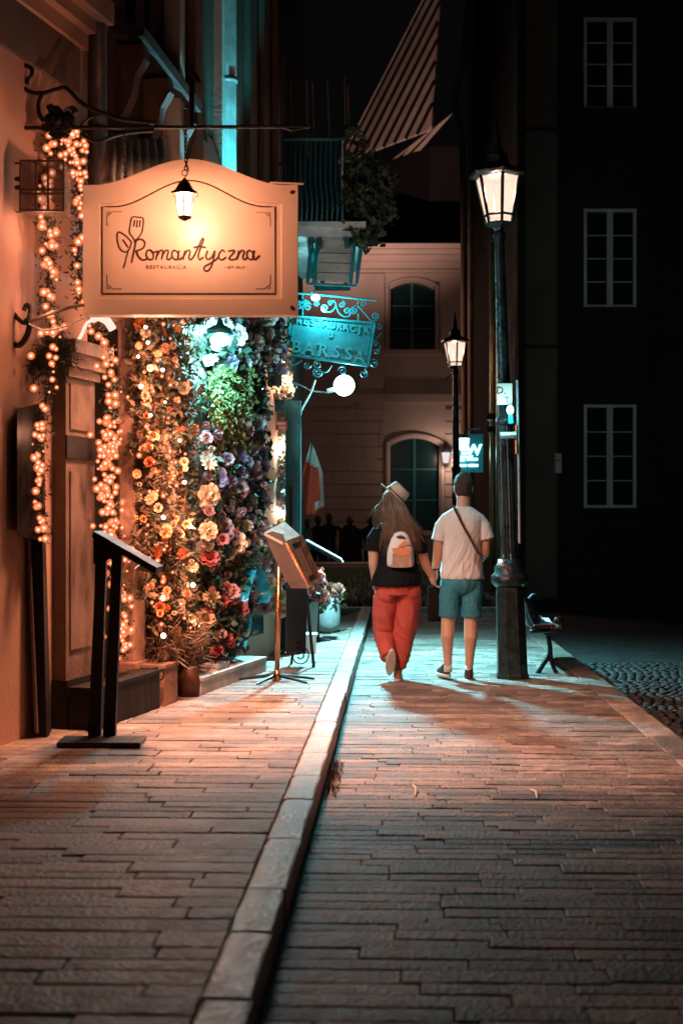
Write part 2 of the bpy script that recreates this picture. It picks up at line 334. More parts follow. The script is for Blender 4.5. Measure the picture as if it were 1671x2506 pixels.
def lay(parent, xa, xb, d0, d1, z, rowr, lenr, mats, seed, gap=0.004, limit=300, tilt=0.004):
    r = random.Random(seed); items = []; d = d0
    vari = [slab_mesh('slab', mats, seed * 10 + k) for k in range(6)]
    while d < d1:
        w = r.uniform(*rowr) * (1.25 if r.random() < .18 else 1); c = d + w / 2; x0, x1 = xa(c), xb(c); x = x0 - r.uniform(0, lenr[0] * .7)
        while x < x1:
            l = r.uniform(*lenr); a, b = max(x, x0), min(x + l, x1)
            if x1 - b < 0.12: b = x1
            if b - a > 0.05: items.append(((a + b) / 2, c, b - a - gap, w - gap, r.uniform(-1, 1) * tilt, r.uniform(-1, 1) * tilt, r.uniform(-.003, .003)))
            x = b if b > x else x + l
            if b == x1: break
        d += w
    rest = MB()
    for k, (x, c, l, w, ta, tb, dz) in enumerate(items):
        me = vari[r.randrange(6)]
        if k < limit:
            inst('slab', me, parent, (x, c, z + dz), (ta, tb, SA + (PI if r.random() < .5 else 0)), (l, w, 1))
        else:
            Mt = Matrix.Rotation(SA, 3, 'Z') @ Matrix.Diagonal((l, w, 1))
            rest.add([Vector((x, c, z + dz)) + Mt @ v.co for v in me.vertices], [tuple(p.vertices) for p in me.polygons])
    if rest.v:
        o = rest.build('far_slabs', mats, parent); tag(o, kind='stuff')
lay(path, lambda d: kx(d) + .01, lambda d: rx(d), 3.75, 20.3, 0.0, (0.075, 0.12), (0.22, 0.8), M['slab'], 3)
lay(sidewalk, lambda d: max(fx(d) - .05, -2.3) if d > 6 else -1.5 - .1 * d, lambda d: kx(d) - .145, 3.5, 19.4, 0.12, (0.085, 0.14), (0.25, 0.9), M['slab2'], 5)
# kerb and edging stones
km = [slab_mesh('kerb_stone', M['kerb'], 90 + k, .012, .06, .17) for k in range(4)]
d = 2.6
while d < 19.5:
    l = R.uniform(.42, .8); c = d + l / 2
    inst('kerb_stone', km[R.randrange(4)], sidewalk, (kx(c) - .07 + R.uniform(-.004, .004), c, .124 + R.uniform(-.003, .003)), (0, 0, SA + PI / 2), (l - .012, .135, 1)); d += l
em = [slab_mesh('edging_stone', M['slab2'], 70 + k, .015, .05, .06) for k in range(3)]
d = 4.5
while d < 20:
    l = R.uniform(.6, 1.1); c = d + l / 2
    inst('edging_stone', em[R.randrange(3)], path, (rx(c) + .11, c, .003), (0, 0, SA + PI / 2), (l - .015, .2, 1)); d += l
# cobbles on the square
cm = []
for k in range(5):
    m = MB(); r = random.Random(k)
    m.loft([(0, 0, -.05, .5, .5), (0, 0, .0, .5, .5), (r.uniform(-.05, .05), 0, .010, .44, .44), (0, r.uniform(-.05, .05), .014, .22, .22)], 8)
    cm.append(m.mesh('cobble', M['cobble'], smooth=True))
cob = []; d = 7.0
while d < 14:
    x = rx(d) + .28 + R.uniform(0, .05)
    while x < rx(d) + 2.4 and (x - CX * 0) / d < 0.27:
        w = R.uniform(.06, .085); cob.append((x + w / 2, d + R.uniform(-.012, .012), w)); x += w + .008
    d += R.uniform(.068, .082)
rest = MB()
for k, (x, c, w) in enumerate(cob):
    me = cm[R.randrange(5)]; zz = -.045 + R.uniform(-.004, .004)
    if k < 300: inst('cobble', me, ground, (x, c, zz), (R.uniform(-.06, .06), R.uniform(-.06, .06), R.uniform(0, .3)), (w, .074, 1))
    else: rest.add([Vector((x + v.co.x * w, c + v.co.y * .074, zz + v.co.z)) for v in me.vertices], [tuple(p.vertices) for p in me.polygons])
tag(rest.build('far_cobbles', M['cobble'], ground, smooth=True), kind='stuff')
# lawn beyond the path
m = MB(); r = random.Random(4)
lawn = MB().box(-3, 2.6, 21.3, 37.6, -.055, -.01).build('lawn', M['grass'], org=(0, 0, 0)); tag(lawn, kind='structure')
for i in range(9000):
    d = 21.4 + 14 * r.random() ** 2; x = r.uniform(-1.2, 2.5); h = r.uniform(.04, .11); a = r.uniform(0, PI); lx, ly = r.uniform(-.03, .03), r.uniform(-.03, .03)
    dx, dy = math.cos(a) * .006, math.sin(a) * .006
    m.add([(x - dx, d - dy, -.01), (x + dx, d + dy, -.01), (x + lx, d + ly, h)], [(0, 1, 2)])
tag(m.build('grass_blades', M['grass'], org=(0, 22, 0)), 'dark grass blades on the lawn beyond the path', 'grass', kind='stuff')
tag(MB().box(-6, 2.7, 21.05, 21.28, -.055, .03).build('lawn_kerb', M['kerb'], org=(0, 21, 0)), kind='structure')
w = thing('low_wall', 'low stone wall with a lighter coping behind the dark lawn', 'wall', (0, 38.3, -.05))
MB().box(-6, 3, 38.1, 38.5, -.055, .06).build('wall_body', M['stone'], w); MB().box(-6.05, 3.05, 38.05, 38.55, .06, .10).build('coping', M['white_stone'], w)
# tufts and litter
t = MB(); r = random.Random(9)
for i in range(260):
    d = 7.2 + r.random() * 1.0; x = kx(d) + .02 + abs(r.gauss(0, .025)); h = r.uniform(.02, .07); a = r.uniform(0, PI)
    t.add([(x - .003 * math.cos(a), d - .003 * math.sin(a), -.012), (x + .003 * math.cos(a), d + .003 * math.sin(a), -.012), (x + r.uniform(-.02, .03), d + r.uniform(-.02, .02), h)], [(0, 1, 2)])
tag(t.build('weed_tuft', M['leaf_dry']), 'dry weeds growing at the foot of the kerb', 'weeds', kind='stuff')
for (a, b, lab) in (((1010, 1925), (1016, 1952), 'white paper scrap on the path nearer the kerb'), ((1298, 1936), (1314, 1958), 'pale straw-like scrap on the path, right of the middle')):
    p, q = [Vector(((x - CX) / F * (CAMH / (y - CY) * F), CAMH / (y - CY) * F, .006)) for x, y in (a, b)]
    mid = (p + q) / 2 + Vector((.012, 0, .012))
    tag(MB().tube([p, mid, q], [.004, .007, .003], 5).build('paper_scrap', M['paper']), lab, 'litter', 'scraps of litter on the path')

# ================================================================== left town house
H1 = 9.5; SD0, SD1, SEND = sof(214), sof(296), sof(690)
th = thing('town_house', 'salmon plastered town house with cornice and downpipes on the left', 'building', fac(0, 0, 0))
wl_ = MB(); wl_.fbox(-6.5, SD0, -3, 0, 0, H1); wl_.fbox(SD0, SD1, -3, 0, 2.75, H1); wl_.fbox(SD1, SEND, -3, 0, 0, H1); wl_.fbox(SD0, SD1, -3, -.42, 0, 2.75)
wl_.build('wall', M['plaster'], th)
MB().fbox(SD0 + .02, SD1 - .02, -.415, -.36, .12, 2.7).build('door', M['black_wood'], th)
MB().fbox(SD1 - .035, SD1 - .004, -.35, -.02, .125, 2.7).build('dark_reveal_shade', M['black_wood'], th)  # black panel stands in for the doorway's shade on the far reveal
# upper storeys beyond the near pier are darker brown
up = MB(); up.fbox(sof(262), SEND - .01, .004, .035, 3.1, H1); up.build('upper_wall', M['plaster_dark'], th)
# stepped cornice over the near pier
c = MB(); s1 = sof(190)
for o, z0, z1 in ((.06, 4.40, 4.50), (.12, 4.50, 4.58), (.20, 4.58, 4.72), (.10, 4.72, 4.80), (.16, 4.80, 4.95)): c.fbox(-6.5, s1 + o * .6, .003, o, z0, z1)
c.build('cornice', M['plaster'], th)
MB().fbox(-6.5, s1 - .03, .003, .03, 4.10, 4.40).build('frieze', M['plaster_grey'], th)
# second cornice: a metal-capped ledge that carries on towards the far end
ca, cb = sof(262), sof(412)
q = MB(); q.hexa([fac(ca, .26, 4.62), fac(cb, .26, 4.42), fac(cb, .036, 4.46), fac(ca, .036, 4.66), fac(ca, .27, 4.68), fac(cb, .27, 4.48), fac(cb, .036, 4.56), fac(ca, .036, 4.76)]); q.build('ledge_cap', M['pipe_dark'], th)
q = MB()
for k in range(3):
    s = lerp(ca + .08, cb - .12, k / 2); zt = lerp(4.60, 4.42, k / 2)
    pr = [(0.037, zt), (.22, zt), (.235, zt - .10), (.17, zt - .2), (.14, zt - .34), (.08, zt - .46), (.037, zt - .5)]
    MB().prism([fac(s, o, z) for o, z in pr], fac(s + .1, 0, 0) - fac(s, 0, 0)).build('console', M['plaster_dark'], th)
MB().fbox(ca, cb, .036, .12, 3.86, 3.98).build('string_course', M['stone'], th)
# pale window surrounds and windows of the upper floor
def surround(px, w, z0, z1, o, mat='trim', nm='window_surround'):
    s = sof(px); return MB().fbox(s, s + w, .036, o, z0, z1).build(nm, M[mat], th)
surround(387, .10, 3.3, 8.8, .17)
surround(449, .16, 3.0, 8.8, .10, 'stone')
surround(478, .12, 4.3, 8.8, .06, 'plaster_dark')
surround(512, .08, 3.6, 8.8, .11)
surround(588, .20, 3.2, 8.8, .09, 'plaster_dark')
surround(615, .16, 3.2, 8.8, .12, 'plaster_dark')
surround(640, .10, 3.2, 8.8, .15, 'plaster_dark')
surround(305, .16, 4.7, 8.8, .08, 'plaster_dark')
wd = MB().fbox(sof(344), sof(386), .04, .05, 4.7, 7.2).build('window', M['glass_dark'], th)
for z in (4.7, 5.9, 7.15): MB().fbox(sof(344), sof(386), .051, .07, z, z + .06).build('window_rail', M['frame'], wd)
# lit window hood beside the zinc pipe
s0, s1_ = sof(476), sof(528); h = MB()
h.hexa([fac(s0, .17, 4.00), fac(s1_, .17, 4.00), fac(s1_, .036, 4.10), fac(s0, .036, 4.10), fac(s0, .15, 4.10), fac(s1_, .15, 4.10), fac(s1_, .036, 4.46), fac(s0, .036, 4.46)])
h.fbox(s0 + .03, s1_ - .02, .036, .12, 3.3, 4.0); h.build('window_hood', M['trim'], th)
# awning fabric behind the sign
aw = MB()
for k in range(7):
    p0 = fp(272 + k * 20, 345, .20); p1 = fp(262 + k * 22, 455, .42)
    aw.tube([p0, (p0 + p1) / 2 + Vector((0, 0, -.03)), p1], [.03, .045, .05], 8)
aw.build('rolled_awning', M['trim'], th, smooth=True)
# downpipes
def pipe(px, o, r, z0, z1, mat, collars):
    p0, p1 = fac(sof(px, o), o, z0), fac(sof(px, o), o, z1); d_ = MB().tube([p0, p1], r, 14).build('downpipe', M[mat], th, smooth=True)
    for z in collars:
        c_ = Vector((p0.x, p0.y, z)); MB().tube([c_ - Vector((0, 0, .02)), c_ + Vector((0, 0, .02))], r * 1.14, 14).build('pipe_collar', M[mat], d_, smooth=True)
        MB().tube([c_, c_ - Vector((N2.x, N2.y, 0)) * o], .012, 6).build('pipe_bracket', M['iron'], d_)
pipe(238, .10, .062, 2.9, H1, 'pipe_dark', (3.9,))
pipe(428, .085, .066, 2.9, H1, 'pipe_dark', (4.3, 5.4))
pipe(557, .11, .072, 2.6, H1, 'pipe', (3.9, 4.98, 5.95))
pipe(672, .10, .066, 2.6, H1, 'pipe_dark', (4.6,))
# pilaster with capital beside the doorway
pl = MB(); a, b = sof(128), sof(200); pl.fbox(a, b, .003, .09, .42, 2.36); pl.build('pilaster', M['plaster_grey'], th)
pl = MB(); pl.fbox(a - .02, b + .03, .003, .11, .12, .42); pl.build('pilaster_base', M['black_wood'], th); MB().fbox(a - .015, b + .02, .092, .105, 1.78, 1.92).build('pilaster_band', M['black_wood'], th)
pl = MB()
for o, z0, z1, e in ((.12, 2.28, 2.34, .02), (.15, 2.34, 2.42, .05), (.19, 2.42, 2.5, .08)): pl.fbox(a - e, b + e, .004, o, z0, z1)
pl.build('pilaster_capital', M['plaster_grey'], th)
MB().fbox(a + .05, b - .06, .091, .10, 1.96, 2.24).build('pilaster_panel', M['plaster_grey'], th)
MB().fbox(a + .05, b - .06, .091, .10, .6, 1.70).build('pilaster_panel', M['plaster_grey'], th)
# stone jamb on the far side of the doorway
jb = MB(); a, b = sof(292), sof(322)
jb.fbox(a, b, .003, .10, .42, 2.5); jb.fbox(a - .03, b + .05, .003, .15, .12, .30); jb.fbox(a - .02, b + .03, .003, .125, .30, .42)
jb.build('door_jamb', M['stone'], th)
# white painted shop pier between the two floral displays
wp = MB(); a = sof(488, .1); wp.fbox(a, a + .16, .003, .10, .30, 2.9); wp.fbox(a + .02, a + .10, .1005, .125, .30, 2.9); wp.fbox(a - .03, a + .2, .003, .15, .12, .30); wp.build('shop_pier', M['white_stone'], th)
MB().fbox(sof(505), sof(640), .003, .02, .35, 2.8).build('shop_window', M['glass_teal'], th)
# steps and stone blocks in front of the facade
def fstep(name, label, s0, s1, o0, o1, z0, z1, mat, cat='step', top=None):
    t_ = thing(name, label, cat, fac((s0 + s1) / 2, (o0 + o1) / 2, z0))
    MB().fbox(s0, s1, o0, o1, z0, z1).build('block', M[mat], t_)
    MB().fbox(s0 - .008, s1 + .008, o0, o1 + .008, z1, z1 + .022).build('tread', M[top or mat], t_); return t_
fstep('doorstep', 'black stone doorstep below the doorway behind the tall menu stand', sof(124) + .0, sof(290), .12, .30, .12, .36, 'black_wood')
fstep('stone_block', 'rough sandstone block with an iron ring by the amber flower column', sof(385, .25), sof(418, .25), .0, .30, .12, .38, 'stone', 'block')
rg = thing('iron_ring', 'rusty iron ring hanging on the sandstone block', 'ring', fp(383, 1660, .2))
pc = at(386, 1652, fd(385, .25) - .06); MB().tube(spiral(pc, .04, .04, 0, 1, k=14), .006, 6).build('ring', M['iron'], rg); MB().tube([pc + Vector((-.06, .03, .03)), pc + Vector((0, 0, .04))], .014, 6).build('staple', M['iron'], rg)
fstep('shop_step', 'pale shop step washed in cyan light under the flower wall', sof(480, .3), sof(640, .3), .0, .34, .12, .22, 'white_stone')
fstep('shop_step', 'low worn stone step at the foot of the white shop pier', sof(470, .1), sof(500, .1), .0, .30, .12, .27, 'white_stone')
# black post with a wide upper panel at the near corner
bp_ = thing('door_post', 'black wooden post with a wider panel on top against the near plaster wall', 'post', at(100, 1790, 8.72))
MB().hexa([at(84, 1804, 8.36), at(114, 1804, 8.36), at(126, 1790, 8.5), at(90, 1790, 8.5), at(64, 1315, 8.36), at(104, 1315, 8.36), at(112, 1315, 8.5), at(68, 1315, 8.5)]).build('post', M['black_wood'], bp_)
MB().hexa([at(42, 1312, 8.12), at(106, 1325, 8.34), at(112, 1325, 8.52), at(48, 1305, 8.3), at(42, 1000, 8.12), at(104, 985, 8.34), at(108, 985, 8.52), at(46, 1000, 8.3)]).build('upper_panel', M['black_wood'], bp_)
MB().tube([at(90, 1795, 8.34), at(70, 1318, 8.34)], .012, 6).build('edge_bead', M['plaster_grey'], bp_)

# ================================================================== corner house with the shop beyond
chs = thing('corner_house', 'dark narrow house edge behind the balcony on the left', 'building', (-2, 15, 0))
e0 = fac(SEND, 0, 0); e1 = at(741, CY, 17.0); e1.z = 0
MB().prism([Vector((-4.5, 13.62, 0)), Vector((e0.x + .02, 13.62, 0)), e1, Vector((-4.5, 17, 0))], (0, 0, H1 + 1)).build('wall', M['plaster_dark'], chs)
MB().box(-4.5, e1.x + .03, 16.9, 17.05, 9.0, 9.3).build('cornice', M['stone'], chs)
# display case of the flower shop
dc = thing('display_case', 'teal framed glass display case full of cream flowers by the shop', 'display case', at(690, 1500, 13.3))
Dd = 13.3
def pbox(m, x0, x1, y0, y1, d0, d1):
    a, b = at(x0, y1, d0), at(x1, y0, d0); return m.box(a.x, b.x, d0, d1, a.z, b.z)
f_ = MB(); pbox(f_, 698, 736, 980, 1590, Dd, Dd + .13); f_.build('post', M['teal_frame'], dc)
f_ = MB(); pbox(f_, 612, 697.5, 980, 1007, Dd, Dd + .13); f_.build('lintel', M['teal_frame'], dc)
f_ = MB(); pbox(f_, 606, 697.5, 1345, 1590, Dd + .02, Dd + .1); f_.build('base_panel', M['black_wood'], dc)
f_ = MB(); pbox(f_, 612, 697.5, 1007.5, 1344.5, Dd + .015, Dd + .022); f_.build('pane', M['glass'], dc)
f_ = MB(); pbox(f_, 674, 703, 1030, 1052, Dd - .006, Dd - .002); f_.build('sticker', M['flag_red'], dc)
f_ = MB(); pbox(f_, 677, 699, 1033, 1040, Dd - .009, Dd - .0065); pbox(f_, 682, 699, 1043, 1050, Dd - .009, Dd - .0065); f_.build('sticker_text_panel', M['paper'], dc)
f_ = MB(); pbox(f_, 707, 715, 1190, 1590, Dd - .02, Dd - .002); f_.build('hinge_strip', M['black_wood'], dc)

# ================================================================== far beige house
D3 = 44.0
fh = thing('beige_house', 'beige rusticated house with arched windows closing the street', 'building', (0.5, D3, -.42))
def x3(px): return (px - CX) / F * D3
def z3(py): return CAMH + (CY - py) / F * D3
xa, xb = x3(640), x3(1180)
ops = [(x3(955), x3(1062), z3(856), z3(690)), (x3(955), x3(1075), z3(1300), z3(1072))]
wm = MB()      # wall with two openings
wx = [xa, ops[1][0], ops[1][1], xb]
wm.box(xa, ops[1][0], D3, D3 + .4, -.42, z3(612)); wm.box(ops[1][1], xb, D3, D3 + .4, -.42, z3(612))
zz = [-.42, ops[1][2], ops[1][3] + .02, ops[0][2], ops[0][3] + .02, z3(612)]
for k in (0, 2, 4): wm.box(ops[1][0] + .001, ops[1][1] - .001, D3 + .003, D3 + .4, zz[k], zz[k + 1])
wm.build('wall', M['far_wall'], fh); MB().box(xa, xb, D3 + .41, D3 + 5, -.42, z3(612)).build('house_block', M['seam'], fh)
for k, (x0, x1, z0, z1) in enumerate(ops):
    # arched spandrels
    n = 12; rise = (x1 - x0) * .16; sp = MB()
    for sgn in (0, 1):
        for i in range(n // 2):
            t0, t1 = (i / n, (i + 1) / n) if not sgn else (1 - i / n, 1 - (i + 1) / n)
            g_ = lambda t: z1 - rise * (2 * t - 1) ** 2
            X0, X1 = lerp(x0, x1, t0), lerp(x0, x1, t1)
            sp.hexa([(X0, D3 + .004, g_(t0)), (X1, D3 + .004, g_(t1)), (X1, D3 + .38, g_(t1)), (X0, D3 + .38, g_(t0)), (X0, D3 + .004, z1 + .021), (X1, D3 + .004, z1 + .021), (X1, D3 + .38, z1 + .021), (X0, D3 + .38, z1 + .021)])
    sp.build('arch', M['far_wall'], fh)
    w_ = MB().box(x0, x1, D3 + .3, D3 + .32, z0, z1).build('window', M['glass_teal'], fh)
    b_ = MB(); b_.box((x0 + x1) / 2 - .04, (x0 + x1) / 2 + .04, D3 + .25, D3 + .299, z0, z1)
    for j in (1, 2): b_.box(x0, x1, D3 + .26, D3 + .298, lerp(z0, z1, j / 3) - .02, lerp(z0, z1, j / 3) + .02)
    b_.build('window_bars', M['teal_frame'], w_)
    # moulded architrave
    ar = MB(); pts = [Vector((x0 - .1, D3 - .02, z0))] + [Vector((lerp(x0 - .1, x1 + .1, i / 14), D3 - .02, z1 + .1 - rise * (2 * i / 14 - 1) ** 2)) for i in range(15)] + [Vector((x1 + .1, D3 - .02, z0))]
    ar.tube(pts, .075, 6); ar.build('architrave', M['far_wall'], fh)
    MB().box(x0 - .25, x1 + .25, D3 - .16, D3 - .002, z0 - .14, z0).build('window_sill', M['far_wall'], fh)
cn = MB()
for (ya, yb, o) in ((612, 600, .35), (624, 612.5, .22), (640, 624.5, .10), (668, 660, .12)): cn.box(xa, xb, D3 - o, D3 - .003, z3(ya), z3(yb))
cn.build('cornice', M['far_wall'], fh)
MB().box(xa, xb, D3 - .14, D3 - .003, z3(985), z3(965)).build('string_course', M['far_wall'], fh)
r = random.Random(2)
yy = 1000
while yy < 1310:       # rusticated courses, stone by stone
    x = xa
    while x < xb:
        w_ = r.uniform(.9, 1.5); x1 = min(x + w_, xb)
        for (a, b) in (((x, min(x1, ops[1][0] - .18)) if x < ops[1][0] - .18 else (0, 0)), ((max(x, ops[1][1] + .18), x1) if x1 > ops[1][1] + .18 else (0, 0))):
            if b - a > .1: MB().box(a + .008, b - .008, D3 - .05, D3 - .003, z3(yy + 29), z3(yy + 1.6)).build('rustic_stone', M['far_wall'], fh)
        x = x1
    yy += 31
MB().box(x3(880), x3(940), D3 - .09, D3 - .003, z3(1000), z3(670)).build('lesene', M['far_wall'], fh)

# ================================================================== house with the seamed tin roof behind
rh = thing('tall_house', 'tall dark house whose seamed tin roof catches light at the top', 'building', (4, 55, -.42))
E1, E2 = at(838, 397, 55.3), at(1052, 316, 50.4); R1, R2 = at(1062, -40, 58), at(1078, -40, 55)
MB().prism([(E1.x + .1, E1.y + .3, -.42), (E2.x, E2.y + .3, -.42), (9, 50.7, -.42), (9, 60, -.42), (E1.x + .1, 60, -.42)], (0, 0, E2.z - .1)).build('wall', M['seam'], rh)
dirv = R1 - E1
def stripe(t):
    a = E1.lerp(E2, t); hit = None
    for i in range(1, 121):
        p = a + dirv * (i / 100); px = CX + F * p.x / p.y; py = CY - F * (p.z - CAMH) / p.y
        lim = lerp(1052, 1078, (316 - py) / 356)
        if px > lim or i == 120: return a, p
for k in range(8):
    (a, b), (c_, d_) = stripe(k / 8), stripe(min((k + 1) / 8 - .012, .995))
    nrm = (b - a).cross(c_ - a).normalized() * .06
    for j in range(3):
        p, q_ = a.lerp(b, j / 3 + .003), a.lerp(b, (j + 1) / 3); p2, q2 = c_.lerp(d_, j / 3 + .003), c_.lerp(d_, (j + 1) / 3)
        MB().hexa([p, p2, q2, q_, p + nrm, p2 + nrm, q2 + nrm, q_ + nrm]).build('roof_panel', M['roof'], rh)
    MB().tube([a - nrm * .5, b - nrm * .5], .075, 5).build('seam', M['seam'], rh)
MB().tube([E1 + Vector((-.1, 0, 0)), R1 + Vector((-.1, 0, 0))], .06, 5).build('verge', M['roof'], rh)
sf = MB(); P = [at(930, 412, 54), at(1000, 400, 52), at(1108, 276, 49), at(1050, 318, 51)]
sf.add([p for p in P] + [p + Vector((0, .15, .05)) for p in P], [(0, 1, 2, 3), (7, 6, 5, 4), (0, 1, 5, 4), (1, 2, 6, 5), (2, 3, 7, 6), (3, 0, 4, 7)]); sf.build('eave_soffit', M['roof'], rh)
for k in (1, 2): MB().tube([P[0].lerp(P[1], k / 3) + Vector((0, -.06, 0)), P[3].lerp(P[2], k / 3) + Vector((0, -.06, 0))], .05, 5).build('seam', M['seam'], rh)

# ================================================================== dark house on the right
D4 = 22.0
dh = thing('dark_house', 'unlit charcoal house with three stacked white windows on the right', 'building', (6, D4, -.06))
def x4(px): return (px - CX) / F * D4
def z4(py): return CAMH + (CY - py) / F * D4
W4 = [(1416, 1546, 43, 268), (1424, 1552, 511, 753), (1430, 1560, 990, 1243)]
xl, xr, xm0, xm1 = x4(1272), x4(2300), x4(1428), x4(1556)
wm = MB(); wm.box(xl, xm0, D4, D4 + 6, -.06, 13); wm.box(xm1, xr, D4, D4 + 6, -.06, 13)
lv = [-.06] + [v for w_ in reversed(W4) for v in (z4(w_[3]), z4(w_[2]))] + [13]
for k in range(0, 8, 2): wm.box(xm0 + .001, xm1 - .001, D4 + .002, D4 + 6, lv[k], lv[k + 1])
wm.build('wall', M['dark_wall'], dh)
for (x0, x1, y0, y1) in W4:
    X0, X1, Z0, Z1 = xm0, xm1, z4(y1), z4(y0); t_ = .045
    wi = MB(); wi.box(X0, X0 + t_, D4 - .03, D4 + .06, Z0, Z1); wi.box(X1 - t_, X1, D4 - .03, D4 + .06, Z0, Z1); wi.box(X0 + t_, X1 - t_, D4 - .03, D4 + .06, Z1 - t_, Z1); wi.box(X0 + t_, X1 - t_, D4 - .03, D4 + .06, Z0, Z0 + t_)
    xc = (X0 + X1) / 2; wi.box(xc - .045, xc + .045, D4 - .02, D4 + .055, Z0 + t_, Z1 - t_); wo = wi.build('window', M['frame'], dh)
    MB().box(X0 - .08, X1 + .08, D4 - .12, D4 - .031, Z0 - .07, Z0 - .002).build('window_sill', M['dark_wall'], wo)
    for cxa, cxb in ((X0 + t_, xc - .045), (xc + .045, X1 - t_)):
        for j in range(4):
            za, zb = lerp(Z0 + t_, Z1 - t_, j / 4), lerp(Z0 + t_, Z1 - t_, (j + 1) / 4)
            MB().box(cxa, cxb, D4 + .03, D4 + .036, za + .008, zb - .008).build('pane', M['glass_dark'], wo)
            if j: MB().box(cxa, cxb, D4 + .012, D4 + .045, za - .0075, za + .0075).build('glazing_bar', M['frame'], wo)
for y0, y1 in ((318, 322), (846, 852)): MB().box(xl, xr, D4 - .10, D4 - .002, z4(y1), z4(y0)).build('string_course', M['dark_wall'], dh)
MB().box(x4(1285), x4(1362), D4 - .05, D4 - .002, z4(1500), 12).build('lesene', M['plaster_dark'], dh)
MB().box(x4(1600), x4(1604), D4 - .04, D4 - .002, z4(1480), 12).build('lesene', M['dark_wall'], dh)
MB().box(xl, xr, D4 - .10, D4 - .052, -.06, z4(1462)).build('plinth', M['dark_wall'], dh)
ib = thing('intercom_box', 'small pale box fixed to the dark house wall', 'box', at(1367, 1160, D4 - .06)); m = MB(); pbox(m, 1359, 1374, 1110, 1157, D4 - .13, D4 - .051); m.build('box', M['frame'], ib); m = MB(); pbox(m, 1361, 1372, 1125, 1128, D4 - .134, D4 - .1305); m.build('lid_gap', M['black_wood'], ib)
# narrow receding front with downpipes
nh = thing('narrow_house', 'narrow dark house front seen edge-on behind the street lamp', 'building', (3.2, 25, -.06))
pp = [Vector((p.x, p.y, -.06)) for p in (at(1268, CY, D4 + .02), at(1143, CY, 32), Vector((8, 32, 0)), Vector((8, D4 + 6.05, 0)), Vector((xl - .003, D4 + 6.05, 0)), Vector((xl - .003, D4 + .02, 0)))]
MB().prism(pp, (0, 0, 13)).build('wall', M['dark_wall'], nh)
def rpipe(pts, r_, mat): return MB().tube(smooth_pts(pts, 5), r_, 10).build('downpipe', M[mat], nh, smooth=True)
rpipe([at(1150, -60, 30), at(1136, 120, 30), at(1116, 225, 30), at(1116, 275, 30), at(1130, 330, 30), at(1134, 500, 30), at(1136, 900, 30), at(1140, 1400, 30)], .07, 'plaster_grey')
rpipe([at(1160, -60, 29.5), at(1150, 200, 29.5), at(1151, 380, 29.5), at(1152, 1400, 29.5)], .06, 'stone')
rpipe([at(1205, 500, 25), at(1205, 1450, 25)], .05, 'amber_pipe'); rpipe([at(1219, 700, 24.5), at(1219, 1450, 24.5)], .04, 'amber_pipe')
rpipe([at(1262, -50, 22.2), at(1262, 1470, 21.9)], .035, 'stone')
for y_ in (1020, 1052): MB().tube([at(1196, y_, 25), at(1212, y_, 24.9)], .07, 8).build('pipe_bracket', M['iron'], nh)

# ================================================================== hanging restaurant sign
DS = 8.30
def zs_(x, y): return (180 + x * .3827, 360 + y * .3827)      # enlarged-crop pixels to photo pixels
sg = thing('restaurant_sign', 'cream arched hanging sign reading Romantyczna, glowing in lantern light', 'sign', at(465, 770, DS + .05))
def bumpf(t): return .5 * (1 + math.cos(PI * max(-1, min(1, t))))
def outline(x0, x1, yb, ysh, rise, xc, hw, n=28):
    return [(x0, yb)] + [(lerp(x0, x1, i / n), ysh - rise * bumpf((lerp(x0, x1, i / n) - xc) / hw)) for i in range(n + 1)] + [(x1, yb)]
OUT = outline(203, 728, 770, 452, 64, 463, 235); INN = outline(243, 690, 731, 497, 66, 463, 205)
MB().prism([at(x, y, DS + .012) for x, y in OUT], (0, .11, 0)).build('board', M['sign'], sg)
fr = MB(); n = len(OUT); pa = [at(x, y, DS - .012) for x, y in OUT]; pb = [at(x, y, DS - .012) for x, y in INN]; pc2 = [at(x * .985 + 7, y * .985 + 9.5, DS + .0115) for x, y in INN]; pd = [at(x, y, DS + .0118) for x, y in OUT]
fr.add(pa + pb + pc2 + pd, [(i, (i + 1) % n, n + (i + 1) % n, n + i) for i in range(n)] + [(n + i, n + (i + 1) % n, 2 * n + (i + 1) % n, 2 * n + i) for i in range(n)] + [(3 * n + i, 3 * n + (i + 1) % n, (i + 1) % n, i) for i in range(n)])
fr.build('raised_frame', M['sign'], sg)
edge = [at(x, y, DS - .02) for x, y in OUT[1:-1]]
MB().hexa([at(660, 448, DS - .02), at(742, 452, DS - .02), at(742, 452, DS + .14), at(660, 448, DS + .14), at(660, 444, DS - .02), at(744, 447, DS - .02), at(744, 447, DS + .14), at(660, 444, DS + .14)]).build('drip_cap', M['sign'], sg)
for x, y in ((714, 470), (714, 752)): MB().ball(at(x, y, DS - .012), .012, 8, 5).build('bolt', M['ink'], sg, smooth=True)
ln = [at(x, y, DS + .010) for x, y in outline(250, 673, 718, 505, 64, 463, 185)]
MB().tube(ln + [ln[0]], .0045, 6).build('border_line', M['ink'], sg)
for cx_, cy_, sx, sy in ((262, 516, 1, 1), (661, 518, -1, 1), (262, 707, 1, -1), (661, 707, -1, -1)):
    m = MB(); Dp = DS + .0105
    m.tube([at(cx_ + 36 * sx, cy_ + 1 * sy, Dp), at(cx_ + 14 * sx, cy_ + 1 * sy, Dp), at(cx_ + 5 * sx, cy_ + 9 * sy, Dp), at(cx_ - 0 * sx, cy_ + 12 * sy, Dp), at(cx_, cy_ + 36 * sy, Dp)], .002, 5)
    m.tube(spiral(at(cx_ + 4 * sx, cy_ + 5 * sy, Dp), .009, .009, 0, 1), .002, 5); m.build('corner_ornament', M['ink_soft'], sg)
